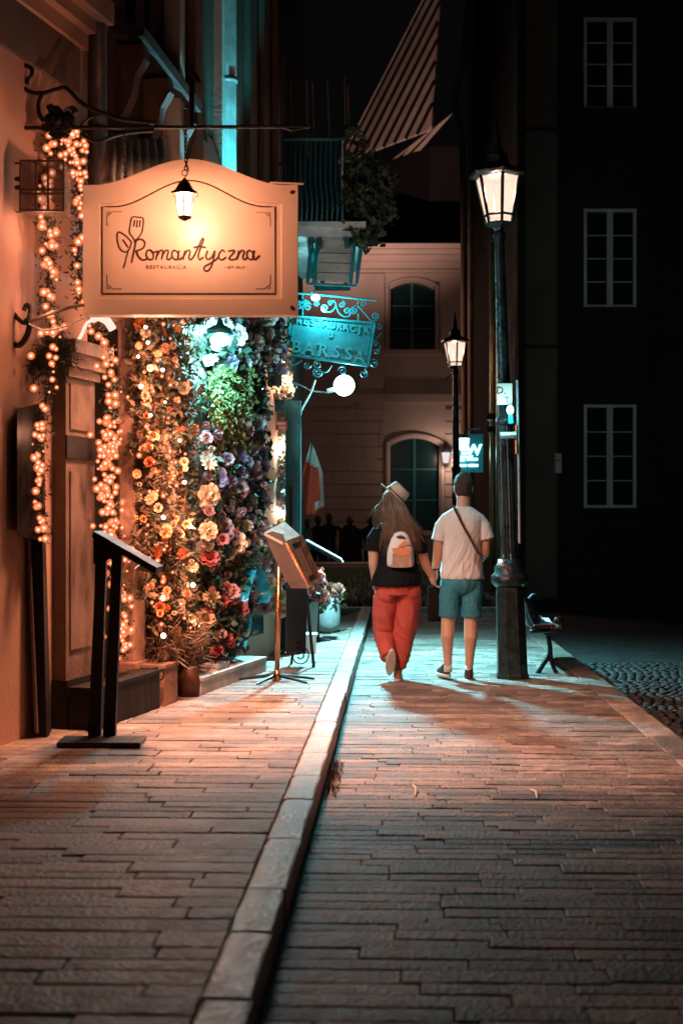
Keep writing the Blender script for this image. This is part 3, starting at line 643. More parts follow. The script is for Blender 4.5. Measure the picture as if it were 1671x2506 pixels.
def strokes(name, lst, r_, mat):
    m = MB()
    for l in lst:
        m.tube(smooth_pts([at(*zs_(*p), DS + .010) for p in l], 5), r_, 6)
    m.build(name, M[mat], sg)
def ell(cx_, cy_, a, b, rot=.35, n=12):
    return [(cx_ + a * math.cos(t) * math.cos(rot) + b * math.sin(t) * math.sin(rot) * .6, cy_ - a * math.cos(t) * math.sin(rot) * .3 + b * math.sin(t)) for t in [2 * PI * i / n for i in range(n + 1)]]
word = [[(402, 590), (372, 735)], [(388, 603), (425, 586), (455, 604), (446, 642), (398, 664)], [(402, 662), (418, 700), (446, 720), (472, 710)],
        ell(488, 687, 24, 31), [(492, 655), (512, 672), (532, 662)], [(540, 658), (527, 716)], [(533, 695), (553, 662), (571, 662), (563, 716)], [(567, 695), (588, 660), (606, 664), (597, 706), (610, 718), (626, 702)],
        ell(650, 688, 22, 29), [(676, 658), (667, 700), (678, 717), (697, 700)], [(712, 660), (700, 716)], [(705, 695), (726, 661), (745, 664), (737, 704), (750, 717), (770, 695)],
        [(770, 695), (800, 630), (822, 584), (832, 590), (818, 625), (797, 690), (806, 717), (830, 700)], [(766, 641), (800, 634), (846, 640)],
        [(856, 660), (846, 698), (860, 716), (884, 700), (902, 660)], [(904, 660), (888, 740), (862, 786), (836, 784), (838, 762), (872, 742), (912, 716), (930, 690)],
        [(966, 668), (950, 657), (930, 680), (930, 708), (950, 718), (976, 700)], [(986, 664), (1030, 661), (992, 712), (1032, 715), (1046, 698)],
        [(1056, 660), (1044, 716)], [(1049, 695), (1070, 661), (1089, 664), (1081, 704), (1092, 717), (1106, 704)], ell(1128, 688, 22, 29), [(1154, 658), (1146, 700), (1158, 717), (1188, 690)]]
strokes('script_lettering', word, .0056, 'ink')
strokes('fork_drawing', [[(398, 600), (376, 570), (358, 540), (366, 480), (376, 446), (410, 446), (446, 456), (442, 520), (430, 556), (400, 592)], [(392, 464), (386, 506)], [(410, 464), (404, 512)], [(428, 466), (422, 508)]], .0042, 'ink')
strokes('leaf_drawing', [[(372, 606), (335, 566), (286, 542), (282, 600), (300, 650), (330, 668), (354, 656), (372, 606)], [(316, 588), (350, 640)], [(352, 652), (336, 712), (321, 770)]], .0042, 'ink')
FR = (PI / 2, 0, 0)
text_obj('lettering', 'RESTAURACJA', .0285, at(*zs_(592, 765), DS + .0095), FR, M['ink_soft'], sg, space=1.36)
text_obj('lettering', '• EST 2017 •', .0195, at(*zs_(1037, 767), DS + .0095), FR, M['ink_soft'], sg, space=1.3)

# wrought iron bracket carrying the sign
br = thing('sign_bracket', 'black wrought iron scroll bracket holding the arched cream sign', 'bracket', at(75, 310, DS + .05))
DB = DS + .06
MB().tube([at(60, 312, DB), at(757, 309, DB)], .012, 8).build('bar', M['iron'], br)
MB().tube([at(690, 309, DB), at(715, 300, DB), at(757, 309, DB), at(715, 318, DB), at(690, 309, DB)], .008, 6).build('spear_tip', M['iron'], br)
def z8(pts): return [at(x * .2423, 120 + y * .2423, DB) for x, y in pts]
for k, (pts, r_) in enumerate((([(275, 350), (282, 300), (318, 262), (322, 200), (270, 165), (205, 180), (160, 240), (190, 320), (245, 395), (330, 435), (440, 438), (545, 408), (650, 378)], .013), ([(650, 378), (705, 420), (800, 520), (910, 592), (1060, 650), (1220, 702), (1560, 742)], .013), ([(440, 440), (395, 520), (392, 630), (440, 725)], .013), ([(815, 765), (910, 690), (1000, 660), (1060, 652)], .009), ([(820, 850), (900, 905), (1000, 932), (1110, 890), (1250, 848), (1400, 830), (1560, 818)], .011), ([(500, 640), (530, 600), (590, 590), (640, 640), (690, 600), (750, 590), (780, 640)], .009))):
    MB().tube(smooth_pts(z8(pts), 5), r_, 8).build('scroll', M['iron'], br, smooth=True)
lf = MB(); r = random.Random(3)
for k in range(60):
    c_ = at(r.gauss(140, 16), r.gauss(300, 16), DB + r.uniform(-.05, .05)); lf.obox(c_, .02, .004, .03, Matrix.Rotation(r.uniform(0, 6), 3, 'Y') @ Matrix.Rotation(r.uniform(-1, 1), 3, 'X'))
lf.build('iron_leaves', M['iron'], br)
def chain(px, y0, y1, d_, parent):
    n_ = max(3, int((y1 - y0) / 9)); me = None
    for k in range(n_):
        c_ = at(px, lerp(y0, y1, (k + .5) / n_), d_); ex = Vector((1, 0, 0)) if k % 2 else Vector((0, 1, 0))
        pts = [c_ + ex * (.008 * math.cos(a)) + Vector((0, 0, .016 * math.sin(a))) for a in [2 * PI * i / 10 for i in range(11)]]
        MB().tube(pts, .0035, 5, cap=False).build('chain_link', M['iron'], parent)
chain(306, 328, 440, DB - .01, br)
MB().tube([at(469, 160, DB), at(469, 312, DB)], .016, 8).build('upright', M['iron'], br)
MB().tube([at(469, 170, DB - .0), at(478, 188, DB - .05), at(488, 200, DB - .08)], [.01, .02, .01], 6).build('finial', M['iron'], br)
# lantern in front of the sign (and an unseen twin added on the far face to light the couple)
def sign_lantern(d_, label, side):
    t_ = thing('sign_lantern', label, 'lantern', at(452, 535, d_), 'lanterns on the two faces of the hanging sign'); c_ = at(452, 500, d_); k = d_ / F
    def P(r_, y): return (r_ * k, CAMH + (CY - y) * k - c_.z)
    MB().lathe([P(3, 434), P(8, 442), P(15, 448), P(21, 458), P(26, 466), P(36, 471), P(36, 476), P(22, 476)], 6, c_, PI / 6).build('hood', M['ink'], t_)
    ps = [P(25, 476.5), P(23, 486), P(16, 528), P(2, 528.5)]; MB().lathe(ps, 6, c_, PI / 6).build('glass_body', M['warm_pane'], t_)
    for j in range(6):
        a = PI / 6 + j * PI / 3; MB().tube([c_ + Vector((r_ * math.cos(a), r_ * math.sin(a), z)) for r_, z in (P(25.5, 477), P(16.5, 528))], .0035, 5).build('glazing_bar', M['ink'], t_)
    MB().lathe([P(18, 528.8), P(18, 532), P(9, 537), P(3, 540)], 6, c_, PI / 6).build('bottom_cap', M['ink'], t_)
    MB().tube(spiral(at(452, 422, d_), .016, .016, 0, 1, k=14), .003, 5).build('hanging_ring', M['iron'], t_)
    if side < 0:
        cb = MB(); cb.tube(smooth_pts([at(468, 230, DB - .03), at(482, 290, d_ + .15), at(474, 340, d_ + .1), at(458, 395, d_), at(461, 415, d_), at(452, 436, d_)], 6), .003, 5); cb.build('cable', M['ink'], t_)
        chain(455, 318, 415, d_ + .02, t_)
    else: MB().tube([at(452, 425, d_), Vector((at(452, 310, DB).x, DB, at(452, 310, DB).z))], .004, 5).build('hanger', M['iron'], t_)
    lp = c_ + Vector((0, 0, 0))
    return t_, lp
l1, lp1 = sign_lantern(DS - .38, 'lit lantern hanging in front of the arched cream sign', -1)
l2, lp2 = sign_lantern(DS + .42, 'matching lantern added on the hidden far face of the cream sign to light the couple', 1)
point_light('lantern_glow', lp1 + Vector((0, 0, -.01)), 70, WARM, .04, l1)
spot_light('lantern_down', lp1 + Vector((0, 0, -.14)), lp1 + Vector((.5, -.85, -3.0)), 95, WARM, 102, 1.0, .12, l1)
spot_light('lantern_down', lp2 + Vector((0, 0, -.14)), lp2 + Vector((1.0, .45, -3.0)), 1350, WARM, 124, 1.0, .16, l2)
point_light('lantern_glow', lp2, 14, WARM, .04, l2)

# unlit box lantern on the near wall and a second iron bracket
bl = thing('box_lantern', 'unlit smoky box lantern on a spear-shaped wall plate, wrapped by fairy lights', 'wall lantern', at(30, 520, 8.3))
MB().prism([at(x, y, 8.28) for x, y in ((22, 362), (29, 400), (29, 490), (24, 528), (16, 490), (15, 400))], (0, .03, 0)).build('wall_plate', M['iron'], bl)
MB().tube(smooth_pts([at(26, 410, 8.3), at(34, 400, 8.25), at(52, 398, 8.2)], 4), .006, 6).build('arm', M['iron'], bl); MB().tube([at(26, 517, 8.3), at(52, 518, 8.2)], .005, 6).build('arm', M['iron'], bl)
x0, x1 = at(53, 0, 8.12).x, at(158, 0, 8.12).x; zt, zb = at(0, 396, 8.12).z, at(0, 517, 8.12).z
MB().box(x0, x1, 8.1, 8.3, zb, zt).build('glass_box', M['glass_smoke'], bl)
m = MB()
for z in (zb, lerp(zb, zt, .34), lerp(zb, zt, .42), zt): m.box(x0 - .004, x1 + .004, 8.085, 8.099, z - .006, z + .006)
for x in (x0, lerp(x0, x1, .36), lerp(x0, x1, .64), x1): m.box(x - .006, x + .006, 8.086, 8.0985, zb, zt)
m.build('cage', M['brown_board'], bl)
for y in (437, 458): MB().ball(at(45, y, 8.15), .02, 8, 5, (1.3, 1, .7)).build('bracket_knob', M['iron'], bl, smooth=True)
ib2 = thing('iron_bracket', 'black iron scroll bracket low on the near wall with pale cable', 'bracket', at(30, 830, 8.3))
MB().tube(smooth_pts([at(24, 718, 8.28), at(30, 760, 8.26), at(60, 790, 8.2), at(75, 760, 8.2), at(66, 745, 8.2), at(58, 760, 8.2)], 5), .014, 8).build('scroll', M['iron'], ib2)
MB().tube(smooth_pts([at(22, 830, 8.28), at(45, 845, 8.22), at(66, 820, 8.2), at(72, 790, 8.2), at(60, 785, 8.2)], 5), .018, 8).build('scroll', M['iron'], ib2)
MB().tube(smooth_pts([at(60, 790, 8.2), at(110, 772, 8.2), at(170, 752, 8.2), at(205, 746, 8.25)], 5), .010, 6).build('arm', M['plaster_grey'], ib2)
tag(MB().tube(smooth_pts([at(70, 792, 8.18), at(110, 808, 8.2), at(160, 798, 8.2), at(205, 778, 8.25)], 6), .005, 6).build('slack_cable', M['trim']), 'slack pale cable sagging between the lower bracket and sign', 'cable')

# ================================================================== fairy-light garlands
bm_ = MB(); bm_.ball((0, 0, 0), .0088, 8, 5); bm_.mi = 1; bm_.ball((0, 0, 0), .0195, 10, 6)
bulb = bm_.mesh('bulb', [M['core'], M['halo_shell']], smooth=True)
def leafcloud(pts, n_, spread, size, seed, narrow=.3):
    r = random.Random(seed); m = MB()
    for i in range(n_):
        c_ = Vector(pts[r.randrange(len(pts))]) + Vector((r.gauss(0, spread), r.gauss(0, spread), r.gauss(0, spread)))
        a = Vector((r.gauss(0, 1), r.gauss(0, 1), r.gauss(0, 1))).normalized(); b = a.orthogonal().normalized(); b.rotate(Matrix.Rotation(r.uniform(0, 6.3), 3, a))
        l = size * r.uniform(.6, 1.4); w_ = l * narrow
        m.add([c_, c_ + a * l * .5 + b * w_, c_ + a * l, c_ + a * l * .5 - b * w_ + a.cross(b) * w_ * .3], [(0, 1, 2, 3)])
    return m
def garland(name, label, path_px, o, n_bulb, spread_px, seed, leaves=1500, d_fix=None, wire=True, extra=()):
    r = random.Random(seed); f3 = lambda x, y, oo: at(x, y, d_fix + (o - oo)) if d_fix else fp(x, y, oo)
    pts = smooth_pts([f3(x, y, o) for x, y in path_px], 6); t_ = thing(name, label, 'garland', pts[-1], 'fairy-light garlands on the doorway')
    if wire: MB().tube(pts, .006, 6).build('wire', M['pine'], t_)
    if leaves: tag(leafcloud(pts, leaves, .026, .034, seed, .14).build('needles', M['pine'], t_), kind='stuff')
    px = smooth_pts([Vector((x, y, 0)) for x, y in path_px], 8)
    for k in range(n_bulb):
        p = px[min(len(px) - 1, int(r.random() * len(px)))]; b = inst('bulb', bulb, t_, f3(p.x + r.gauss(0, spread_px), p.y + r.gauss(0, 9), o + .05 + r.uniform(0, .04)), (0, 0, 0), r.choice((.45, .7, .95, 1.1, 1.3)) * r.uniform(.9, 1.1))
    return t_, pts
g1, p1 = garland('light_garland', 'fairy lights clustered under the bracket, trailing down left of the sign', [(118, 372), (140, 352), (175, 340), (190, 352), (188, 385), (196, 415), (198, 445), (192, 480), (196, 530), (196, 590), (190, 640), (196, 700), (197, 745)], .10, 52, 6, 21, 1400, d_fix=8.52)
for k in range(24): inst('bulb', bulb, g1, at(R.gauss(172, 24), R.gauss(372, 24), 8.42), sc=R.uniform(.6, 1.2))
g2, p2 = garland('light_garland', 'thin fairy-light garland winding down the pilaster beside the near wall', [(115, 430), (118, 452), (104, 470), (116, 500), (112, 548), (126, 575), (118, 625), (120, 670), (112, 742), (134, 786), (137, 825), (130, 904), (114, 975), (100, 1040), (92, 1080), (86, 1115), (97, 1161), (89, 1204), (96, 1262), (104, 1312)], .18, 120, 8, 22, 2600, d_fix=8.32)
g3, p3 = garland('light_garland', 'dense cascade of fairy lights hanging in the dark doorway', [(238, 800), (252, 850), (264, 890), (272, 940), (272, 1000), (262, 1060), (266, 1110), (256, 1160), (252, 1200), (268, 1250), (275, 1300), (282, 1340), (268, 1385), (300, 1440), (296, 1490), (300, 1530), (292, 1560), (304, 1600)], .16, 185, 13, 23, 2400)
for k in range(70): 
    y = R.uniform(1030, 1330); inst('bulb', bulb, g3, fp(266 + R.gauss(0, 17), y, .22), sc=R.uniform(.8, 1.3))
for x, y in ((100, 815), (76, 870), (83, 950), (84, 1120)): inst('bulb', bulb, g2, at(x, y, 8.2), sc=1.2)
lt = thing('led_tube', 'glowing white light tube arching below the lower left sign corner', 'light tube', at(165, 855, 8.8))
MB().tube(smooth_pts([at(160, 857, 8.85), at(180, 845, 8.85), at(198, 822, 8.85), at(212, 792, 8.85), at(232, 780, 8.85)], 6), .011, 8).build('tube', M['led'], lt, smooth=True)
MB().tube(smooth_pts([at(224, 782, 8.85), at(240, 775, 8.85), at(262, 785, 8.85), at(276, 806, 8.85)], 6), .026, 10).build('bright_tube', M['led'], lt, smooth=True)
for p in (fp(262, 1100, .3), fp(275, 1280, .3), fp(262, 900, .3), fp(298, 1500, .3)): point_light('garland_glow', p, 1.2, WARM, .05, g3)
for p in (at(112, 560, 8.2), at(118, 760, 8.2), at(100, 1060, 8.2)): point_light('garland_glow', p, 3.0, WARM, .05, g2)
# furry pine wreath by the pilaster capital
wr = leafcloud(smooth_pts([at(85, 900, 8.4), at(110, 880, 8.4), at(140, 852, 8.4), at(158, 870, 8.4)], 5), 1500, .035, .06, 31, .06); tag(wr.build('pine_sprig', M['pine']), 'furry dark pine sprig hanging beside the pilaster capital', 'sprig')

# ================================================================== blossoms
def petal(m, c, dirv, upv, l, w, cup):
    sd = dirv.cross(upv).normalized(); n_ = 3; rows = []
    for i in range(n_ + 1):
        t = i / n_; ww = w * math.sin(PI * (.18 + .68 * t)); p = c + dirv * l * t + upv * (cup * l * t * t)
        rows.append([p - sd * ww + upv * ww * .35, p, p + sd * ww + upv * ww * .35])
    n0 = len(m.v)
    for rw in rows: m.v += rw
    for i in range(n_):
        for j in range(2): m.f.append((n0 + i * 3 + j, n0 + i * 3 + j + 1, n0 + i * 3 + j + 4, n0 + i * 3 + j + 3)); m.m.append(0)
def rose(seed):
    r = random.Random(seed); m = MB()
    for k, (n_, rad, l, w_, el) in enumerate(((4, .05, .36, .2, 1.35), (6, .12, .45, .25, 1.0), (7, .18, .5, .28, .6), (8, .2, .5, .3, .22))):
        for j in range(n_):
            a = 2 * PI * j / n_ + k * .5 + r.uniform(-.15, .15); e = el + r.uniform(-.15, .15); h = Vector((math.cos(a), math.sin(a), 0))
            petal(m, h * rad, (h * math.cos(e) + Vector((0, 0, math.sin(e)))), (Vector((0, 0, math.cos(e))) - h * math.sin(e)), l, w_, -.25 if k > 1 else .3)
    return m
def daisy(seed):
    r = random.Random(seed); m = MB()
    for j in range(12):
        a = 2 * PI * j / 12; h = Vector((math.cos(a), math.sin(a), 0)); e = .3 + r.uniform(-.15, .15)
        petal(m, h * .1, h * math.cos(e) + Vector((0, 0, math.sin(e))), Vector((0, 0, math.cos(e))) - h * math.sin(e), .5, .13, -.1)
    m.ball((0, 0, .08), .14, 8, 4, (1, 1, .7)); return m
def pompon(seed):
    r = random.Random(seed); m = MB()
    for j in range(46):
        z = 1 - 1.35 * (j + .5) / 46; a = j * 2.39996; q_ = math.sqrt(max(0, 1 - z * z)); h = Vector((q_ * math.cos(a), q_ * math.sin(a), z)); b = h.orthogonal().normalized()
        petal(m, h * .22, h, b, .3, .11, r.uniform(-.2, .4))
    return m
BK = {}
def blossom_mesh(kind, col):
    if (kind, col) not in BK: BK[(kind, col)] = {'rose': rose, 'daisy': daisy, 'pompon': pompon}[kind](len(BK) + 1).mesh('blossom', M['p_' + col])
    return BK[(kind, col)]
def scatter(parent, region, n_, o_rng, cols, size, seed, kinds=('rose', 'rose', 'pompon', 'daisy'), pos=None, mind=0):
    r = random.Random(seed); done = []; k = 0; tries = 0
    while k < n_ and tries < n_ * 40:
        tries += 1; x, y = region(r)
        if mind and any((x - a) ** 2 + (y - b) ** 2 < mind * mind for a, b in done): continue
        done.append((x, y)); k += 1; o = r.uniform(*o_rng)
        p = pos(x, y, o) if pos else fp(x, y, o); s = size * r.choice((.5, .7, .9, 1.1, 1.5)) * r.uniform(.85, 1.15)
        face = Vector((r.gauss(.25, .45), -1 + r.gauss(0, .25), r.gauss(.1, .45))).normalized()
        q_ = face.to_track_quat('Z', 'Y').to_euler(); inst('blossom', blossom_mesh(r.choice(kinds), r.choice(cols)), parent, p, q_, s)
def col_region(r):
    y = r.uniform(775, 1590); t = (y - 775) / 815
    if t < .7: x = r.triangular(318, 482, 410)
    else: x = r.triangular(lerp(318, 385, (t - .7) / .3), 478, 430)
    return x, y
fc = thing('flower_column', 'tall amber-lit column of dried cream and orange flowers beside the doorway', 'flower display', fp(420, 1600, .1))
pts = [fp(*col_region(R), R.uniform(.06, .22)) for _ in range(420)]
tag(leafcloud(pts, 14000, .035, .06, 41, .2).build('dry_foliage', M['leaf_dry'], fc), kind='stuff')
tag(leafcloud(pts, 9000, .035, .06, 42, .14).build('green_foliage', M['leaf'], fc), kind='stuff')
scatter(fc, col_region, 230, (.12, .30), ('cream', 'peach', 'sand', 'sand', 'sand', 'peach', 'peach', 'orange', 'rust'), .046, 43, mind=9)
big = MB(); big.ball((0, 0, 0), .021, 12, 8); bigm = big.mesh('bulb', M['hot'], smooth=True)
for x, y, o in ((400, 1556, .30), (474, 1524, .24), (398, 1464, .30), (472, 1432, .26), (362, 838, .32), (398, 905, .34), (368, 1016, .34), (404, 984, .34), (440, 1078, .30), (400, 1266, .32), (452, 1180, .28), (338, 872, .3), (356, 800, .32), (470, 1290, .27), (345, 945, .3)):
    inst('bulb', bigm, fc, fp(x, y, o), sc=R.uniform(.35, .75) if y < 1400 else .9)
    point_light('bulb_glow', fp(x, y, o + .05), R.choice((1.5, 3.0, 9.0)) if y < 1400 else 3.5, WARM, .03, fc)
for k in range(70):
    x_, y_ = col_region(R); inst('bulb', bulb, fc, fp(x_, y_, R.uniform(.2, .32)), sc=R.uniform(.5, 1.1))
cv = thing('feather_bundle', 'fluffy dried grass bundle standing at the foot of the amber flower column', 'dried grass', fp(430, 1640, .2))
tag(leafcloud([fp(x, y, .2) for x, y in ((400, 1575), (425, 1580), (450, 1570), (470, 1575), (440, 1600))], 1600, .05, .12, 45, .04).build('plumes', M['leaf_dry'], cv), kind='stuff')
MB().lathe([(.05, 0), (.07, .05), (.065, .14), (.04, .18)], 12, fac(sof(430, .18), .18, .40)).build('pot', M['stone'], cv, smooth=True)
tag(MB().lathe([(.035, 0), (.035, .16), (.03, .165)], 10, fac(sof(402, .2), .2, .405)).build('candle', M['sign'], smooth=True), 'stub of a thick pale candle on the sandstone block', 'candle')
lb = thing('leather_bag', 'small brown bag with a loop handle leaning by the white shop pier', 'bag', fac(sof(462, .28), .28, .12))
c_ = fac(sof(462, .28), .28, .12); MB().loft([(0, 0, 0, .075, .05), (0, 0, .1, .085, .055), (0, 0, .2, .06, .035), (0, 0, .22, .055, .02)], 14, org=c_).build('body', M['leather'], lb, smooth=True); MB().tube(smooth_pts([c_ + Vector(v) for v in ((-.04, 0, .21), (-.03, 0, .3), (.03, 0, .3), (.04, 0, .21))], 6), .006, 6).build('handle', M['leather'], lb)

# flower wall under the cyan lamp
fw = thing('flower_wall', 'flower wall of pink, violet and cream roses lit cyan beside the shop', 'flower display', fp(560, 1590, .1))
def wall_region(r):
    y = r.uniform(775, 1585); return (r.uniform(502, 690 if y < 860 else 640 if y < 1330 else 610 if y < 1440 else 570)), y
pts = [fp(*wall_region(R), R.uniform(.04, .22)) for _ in range(420)]
tag(leafcloud(pts, 11000, .04, .07, 51, .22).build('dark_foliage', M['leaf'], fw), kind='stuff')
tag(leafcloud(pts, 2600, .04, .07, 52, .4).build('teal_foliage', M['leaf_teal'], fw), kind='stuff')
scatter(fw, lambda r: (r.uniform(505, 690), r.uniform(772, 905)), 56, (.14, .26), ('white', 'lilac', 'lilac', 'white', 'violet'), .09, 53, mind=13)
scatter(fw, lambda r: (r.uniform(500, 640), r.uniform(1020, 1130)), 30, (.18, .3), ('violet', 'lilac', 'cream', 'rose'), .10, 54, mind=17)
scatter(fw, lambda r: (r.uniform(500, 650), r.uniform(1120, 1330)), 62, (.18, .30), ('rose', 'rose', 'pink', 'lilac', 'violet', 'cream'), .09, 55, ('rose', 'rose', 'rose', 'pompon'), mind=17)
scatter(fw, lambda r: (r.uniform(498, 610), r.uniform(1330, 1600)), 56, (.17, .28), ('red', 'red', 'pink', 'rose', 'sand'), .085, 56, ('rose', 'rose', 'pompon'), mind=14)
scatter(fw, lambda r: (r.uniform(600, 700), r.uniform(1290, 1500)), 44, (.10, .2), ('rose', 'cream', 'pink', 'sand', 'coral'), .10, 57, mind=15)
am = thing('green_amaranth', 'bushy green amaranth tassels trailing over the flower wall', 'plant', fp(570, 1200, .25))
r = random.Random(61); tas = MB()
for k in range(34):
    x, y = r.uniform(512, 612), r.uniform(905, 985); ln_ = r.uniform(60, 150); dx = r.uniform(-12, 26)
    p = smooth_pts([fp(x, y, .24), fp(x + dx * .5, y + ln_ * .4, .30), fp(x + dx, y + ln_, .27)], 5)
    for i, q_ in enumerate(p):
        for j in range(5): tas.ball(q_ + Vector((r.gauss(0, .014), r.gauss(0, .014), r.gauss(0, .014))), r.uniform(.008, .017), 5, 3)
for k in range(4):
    x0_ = r.uniform(520, 610); p = smooth_pts([fp(x0_, 1060, .24), fp(x0_ + r.uniform(-20, 20), 1150, .26), fp(x0_ + r.uniform(-10, 40), 1260, .24), fp(x0_ + r.uniform(-10, 50), 1400, .22)], 8)
    tas.tube(p, [r.uniform(.003, .007) for _ in p], 5)
    for q_ in p:
        for j in range(3): tas.ball(q_ + Vector((r.gauss(0, .016), r.gauss(0, .016), r.gauss(0, .02))), r.uniform(.006, .015), 5, 3)
tag(tas.build('tassels', M['amaranth'], am, smooth=True), kind='stuff')
tag(leafcloud([fp(r.uniform(515, 612), r.uniform(905, 1040), .25) for _ in range(60)], 1500, .03, .05, 62, .3).build('leaves', M['amaranth'], am), kind='stuff')
rb = thing('blue_ribbon', 'glossy blue ribbon hanging low in the flower wall', 'ribbon', fp(600, 1580, .25))
for k, (xs, ys) in enumerate((((612, 598, 590, 600, 586), (1395, 1440, 1480, 1520, 1585)), ((625, 640, 648, 640), (1390, 1420, 1450, 1475)))):
    gr = []; cl = smooth_pts([fp(x, y, .27) for x, y in zip(xs, ys)], 6)
    for i, p in enumerate(cl): gr.append([p + Vector((.055 * u, .02 * math.sin(i * .8 + u * 4), 0)) for u in (-1, -.5, 0, .5, 1)])
    m = MB(); n0 = 0
    for rw in gr: m.v += rw
    for i in range(len(gr) - 1):
        for j in range(4): m.f.append((i * 5 + j, i * 5 + j + 1, i * 5 + j + 6, i * 5 + j + 5)); m.m.append(0)
    m.build('tail', M['ribbon'], rb, smooth=True)
# flowers in and above the display case
df = thing('cream_bouquet', 'brightly lit cream bouquet behind the display case glass', 'bouquet', at(660, 1345, 13.45))
dpos = lambda x, y, o: at(x, y, 13.42 + o)
scatter(df, lambda r: (r.uniform(618, 694), r.uniform(1015, 1335)), 70, (0, .08), ('cream', 'white', 'sand', 'cream', 'peach', 'lilac'), .10, 58, pos=dpos, mind=14)
tag(leafcloud([dpos(R.uniform(612, 696), R.uniform(1010, 1340), .05) for _ in range(120)], 1600, .03, .06, 59, .3).build('foliage', M['leaf_dry'], df), kind='stuff')
point_light('case_lamp', at(690, 1100, 13.3 + .09), 9, (1, .72, .5), .03, df); point_light('case_lamp', at(690, 1250, 13.3 + .09), 9, (1, .72, .5), .03, df)
ff = thing('pale_bouquet', 'fan of pale dried flowers standing on the display case', 'bouquet', at(668, 980, 13.35))
scatter(ff, lambda r: ((lambda t: (lerp(640, 700, r.random()) - (1 - t) * 22 * r.random(), lerp(850, 975, t)))(r.random())), 34, (-.05, .08), ('cream', 'white', 'sand', 'cream'), .10, 60, pos=lambda x, y, o: at(x, y, 13.35 + o), mind=11)
tag(leafcloud([at(R.uniform(640, 700), R.uniform(860, 978), 13.36) for _ in range(60)], 500, .02, .06, 63, .25).build('foliage', M['leaf_dry'], ff), kind='stuff')
point_light('added_bouquet_light', at(706, 930, 13.25), 6, (1, .72, .5), .03, ff)  # fill light added to brighten the bouquet above the case
MB().lathe([(.06, 0), (.11, .03), (.12, .06)], 12, at(668, 980, 13.37)).build('bowl', M['stone'], ff)

# ================================================================== menu stands
ms = thing('menu_stand', 'black two-post menu lectern nearest the camera on a flat base plate', 'menu stand', at(250, 1825, 8.09))
bz = .122
def gp(x, y, z=0.12): d_ = (CAMH - z) * F / (y - CY); return Vector(((x - CX) / F * d_, d_, z))
c_ = gp(250, 1822); MB().obox(c_ + Vector((0, 0, .018)), .235, .13, .012).build('base_plate', M['iron'], ms)
for x, xt in ((232, 258), (268, 296)):
    a = gp(x, 1812); b = at(xt - 8, 1350, a.y - .02); w_ = .036
    MB().hexa([a + Vector(v) for v in ((-w_, -.03, .02), (w_, -.03, .02), (w_, .03, .02), (-w_, .03, .02))] + [b + Vector(v) for v in ((-w_ * .8, -.03, 0), (w_ * .8, -.03, 0), (w_ * .8, .03, 0), (-w_ * .8, .03, 0))]).build('post', M['black_wood'], ms)
A, B = at(236, 1312, 8.1), at(388, 1400, 8.1)
MB().hexa([A + Vector((0, -.15, -.005)), B + Vector((0, -.15, -.005)), B + Vector((0, .15, -.005)), A + Vector((0, .15, -.005)), A + Vector((0.01, -.15, .03)), B + Vector((.01, -.15, .03)), B + Vector((.01, .15, .03)), A + Vector((.01, .15, .03))]).build('menu_board', M['black_wood'], ms)
A, B = at(250, 1352, 8.12), at(390, 1406, 8.12)
MB().hexa([at(330, 1395, 8.16), at(384, 1406, 8.16), at(384, 1402, 8.34), at(330, 1390, 8.34), at(345, 1382, 8.16), at(388, 1401, 8.16), at(388, 1397, 8.34), at(345, 1378, 8.34)]).build('menu_sheet', M['sign'], ms)
MB().hexa([at(228, 1380, 8.1), at(246, 1380, 8.1), at(246, 1380, 8.2), at(228, 1380, 8.2), at(228, 1318, 8.1), at(300, 1352, 8.1), at(300, 1352, 8.2), at(228, 1318, 8.2)]).build('side_bracket', M['black_wood'], ms)

m2 = thing('menu_stand', 'menu lectern with copper pole and copper framed glass lid', 'menu stand', gp(678, 1668))
b = gp(678, 1668); D2 = b.y
for k in range(5):
    a = 2 * PI * k / 5 + .5; MB().tube([b + Vector((0, 0, .05)), b + Vector((.15 * math.cos(a), .12 * math.sin(a), .035)), b + Vector((.33 * math.cos(a), .25 * math.sin(a), .008))], [.016, .013, .009], 6).build('foot', M['iron'], m2)
MB().tube([b + Vector((0, 0, .01)), b + Vector((0, 0, .09))], [.035, .022], 10).build('pole_socket', M['copper'], m2, smooth=True)
MB().tube([b + Vector((0, 0, .06)), at(683, 1375, D2)], .020, 12).build('pole', M['copper'], m2, smooth=True)
side = [(648, 1306), (660, 1340), (690, 1405), (712, 1440), (748, 1440), (700, 1330), (688, 1306), (668, 1300)]
MB().prism([at(x, y, D2 - .02) for x, y in side], (.02, .34, 0)).build('body', M['brown_board'], m2)
top = [(645, 1305), (688, 1326), (732, 1308), (722, 1290), (695, 1276), (662, 1290)]
T = [at(646, 1304, D2 - .03), at(692, 1328, D2 - .03), at(734, 1310, D2 + .33), at(696, 1276, D2 + .33)]
MB().prism(T, Vector((0, 0, -.02))).build('lid', M['wood_grey'], m2)
